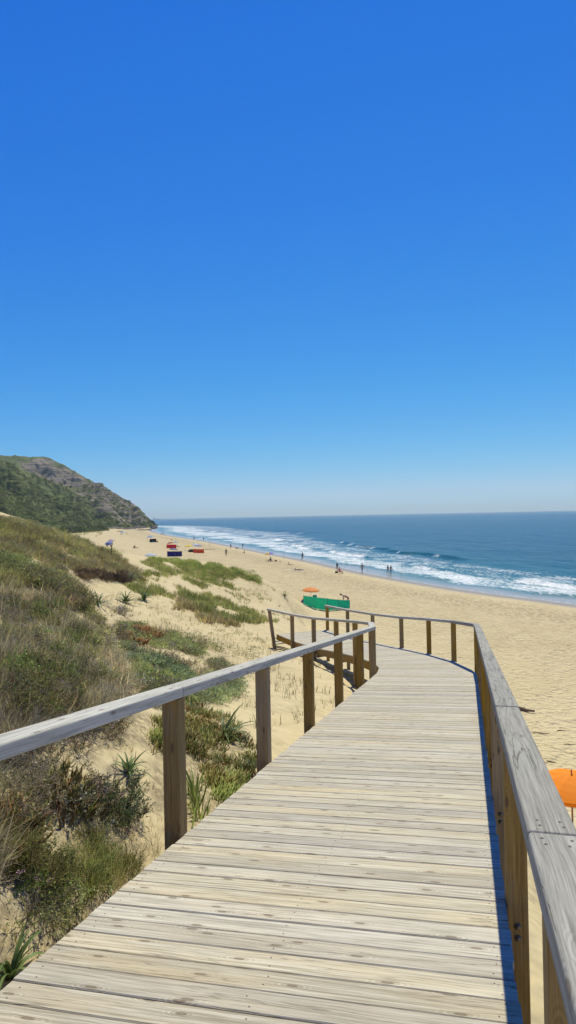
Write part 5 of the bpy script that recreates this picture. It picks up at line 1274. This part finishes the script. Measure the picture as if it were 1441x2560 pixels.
def dome_tent(px, py):
    t = thing('beach_tent', 'low olive patterned beach tent below the yellow umbrella', 'tent', tuple(gp(px, py)), 0); m = MB()
    n, k = 16, 8
    for i in range(n//2+n//2):
        for j in range(k):
            q = lambda a, b: (1.15*math.cos(6.283*a/n)*max(0, math.cos(1.5708*b/k))**.8, .8*math.sin(6.283*a/n)*max(0, math.cos(1.5708*b/k))**.8, .95*math.sin(1.5708*b/k))
            if 10 <= i <= 13 and j < 5: continue
            m.face([q(i, j), q(i+1, j), q(i+1, j+1), q(i, j+1)], None, 0, 0, True)
    m.build('shell', plain('olive_tent_cloth', (.22, .23, .10), .8, .5, 5), t)
    m = MB(); m.box8([(-.8, -.9, .02), (.8, -.9, .02), (.8, .4, .02), (-.8, .4, .02)], [(-.8, -.9, .04), (.8, -.9, .04), (.8, .4, .04), (-.8, .4, .04)]); m.build('floor_mat', CL['grey'], t)
def shelter(px, py):
    t = thing('beach_shelter', 'black box shaped beach shelter below the sky blue umbrella', 'shelter', tuple(gp(px, py)), 0); t.scale = (.62, .7, .85)
    def pan(name, B, T_): m = MB(); m.box8(B, T_); m.build(name, CL['black'], t)
    pan('back_panel', [(-2.2, .9, 0), (2.2, .9, 0), (2.2, .95, 0), (-2.2, .95, 0)], [(-2.2, .9, 1.7), (2.2, .9, 1.7), (2.2, .95, 1.7), (-2.2, .95, 1.7)])
    pan('side_panel', [(-2.25, -.8, 0), (-2.2, -.8, 0), (-2.2, .9, 0), (-2.25, .9, 0)], [(-2.25, -.4, 1.6), (-2.2, -.4, 1.6), (-2.2, .9, 1.6), (-2.25, .9, 1.6)])
    pan('side_panel', [(2.2, -.8, 0), (2.25, -.8, 0), (2.25, .9, 0), (2.2, .9, 0)], [(2.2, -.4, 1.6), (2.25, -.4, 1.6), (2.25, .9, 1.6), (2.2, .9, 1.6)])
    m = MB(); m.box8([(-2.3, -.5, 1.7), (2.3, -.5, 1.7), (2.3, 1, 1.71), (-2.3, 1, 1.71)], [(-2.3, -.5, 1.74), (2.3, -.5, 1.74), (2.3, 1, 1.75), (-2.3, 1, 1.75)]); m.build('roof', CL['grey'], t)
    m = MB(); m.box8([(-.6, -.6, 0), (.9, -.6, 0), (.9, .1, 0), (-.6, .1, 0)], [(-.6, -.6, .55), (.9, -.6, .55), (.9, .1, .55), (-.6, .1, .55)]); m.build('cool_box', CL['green'], t, bevel=.04)
ROCKS = [(262, 1321, 9, 2.2), (285, 1321.5, 16, 2.0), (305, 1322, 12, 1.8), (322, 1323, 14, 2.0), (343, 1321, 10, 2.6), (358, 1320, 8, 2.2), (385, 1321, 9, 4.2), (392, 1318.5, 8, 6.0), (399, 1319.5, 7, 3.0), (372, 1325, 6, 1.4), (355, 1325.5, 10, 1.1), (300, 1329, 5, .8), (250, 1320, 8, 2.0), (384, 1322.5, 5, 2.)]
def rock(px, py, w, hh, k):
    p = gp(px, py); bm = bmesh.new(); bmesh.ops.create_icosphere(bm, subdivisions=3, radius=1)
    for v in bm.verts:
        c = v.co; n = float(fbm(np.array([c.x*1.7+k*9]), np.array([c.y*1.7+c.z*1.3+k]), 5, 3)[0]); q = .7+.7*n
        v.co = Vector((c.x*w*.5*q, c.y*w*.4*q, c.z*hh*.8*q))
    me = bpy.data.meshes.new('rock'); bm.to_mesh(me); bm.free(); me.materials.append(M_rock)
    o = bpy.data.objects.new('rock', me); link(o); o.location = p; o.rotation_euler[2] = k*.7
    names = ['low dark rock farthest left along the foot of the headland', 'wide flat rock ledge at the left foot of the headland', 'flat dark rock ledge just above the farthest light blue umbrella', 'flat rock ledge right of the farthest light blue umbrella', 'low rock in the middle of the headland foot', 'low rock right of the middle of the headland foot',
             'rounded rock where the headland meets the sand', 'tall pointed rock at the seaward tip of the headland', 'outermost rock standing in the surf off the headland tip', 'small flat rock on the sand below the headland tip', 'long thin rock lying on the sand above the sky blue umbrella', 'small rock on open sand above the farthest light blue umbrella', 'dark rock at the edge of the green slope on the back beach', 'small rock on the sand beside the surf at the headland tip']
    tag(o, names[k], 'rock', 'rocks at the foot of the headland')
M_rock = plain('dark_shore_rock', (.13, .11, .095), .9, .4, .4)
def ship():
    D = 7200.; p = at(393, 1294, D); t = thing('cargo_ship', 'faint long cargo ship on the horizon beyond the headland tip', 'ship', (p[0], D, 0.), 0)
    gm = plain('grey_ship_paint', (.30, .38, .46), .8)
    m = MB(); m.box8([(-36, -8, 0), (40, -8, 0), (40, 8, 0), (-36, 8, 0)], [(-40, -8, 8), (46, -8, 8), (46, 8, 8), (-40, 8, 8)]); m.build('hull', gm, t)
    m = MB(); m.box8([(-36, -6, 8.05), (-24, -6, 8.05), (-24, 6, 8.05), (-36, 6, 8.05)], [(-36, -6, 22), (-26, -6, 22), (-26, 6, 22), (-36, 6, 22)]); m.build('bridge', gm, t)
    m = MB(); m.tube([(-30, 0, 22), (-30, 0, 34)], 1.2, 6); m.build('mast', gm, t)
    for x in (-8, 12, 30): m = MB(); m.tube([(x, 0, 8.1), (x, 0, 15)], .9, 6); m.build('derrick', gm, t)
HILL = build_hills()
build_cover(); build_plants()
build_ground(); build_sea(); build_boardwalk(); build_beach()
def build_haze():
    m = MB(); x0, x1, y0, y1, z0, z1 = -9000, 22500, -7000, 21500, -12, 160
    m.box8([(x0, y0, z0), (x1, y0, z0), (x1, y1, z0), (x0, y1, z0)], [(x0, y0, z1), (x1, y0, z1), (x1, y1, z1), (x0, y1, z1)])
    mt = bpy.data.materials.new('pale_sea_haze'); mt.use_nodes = True; t = mt.node_tree; t.nodes.clear()
    o = t.nodes.new('ShaderNodeOutputMaterial'); v = t.nodes.new('ShaderNodeVolumePrincipled'); v.inputs['Density'].default_value = .0001; v.inputs['Color'].default_value = (.78, .95, 1, 1); v.inputs['Anisotropy'].default_value = .2
    t.links.new(v.outputs[0], o.inputs['Volume'])
    tag(m.build('haze', mt), 'thin pale sea haze in the air', 'haze', kind='stuff')
if HAZE: build_haze()
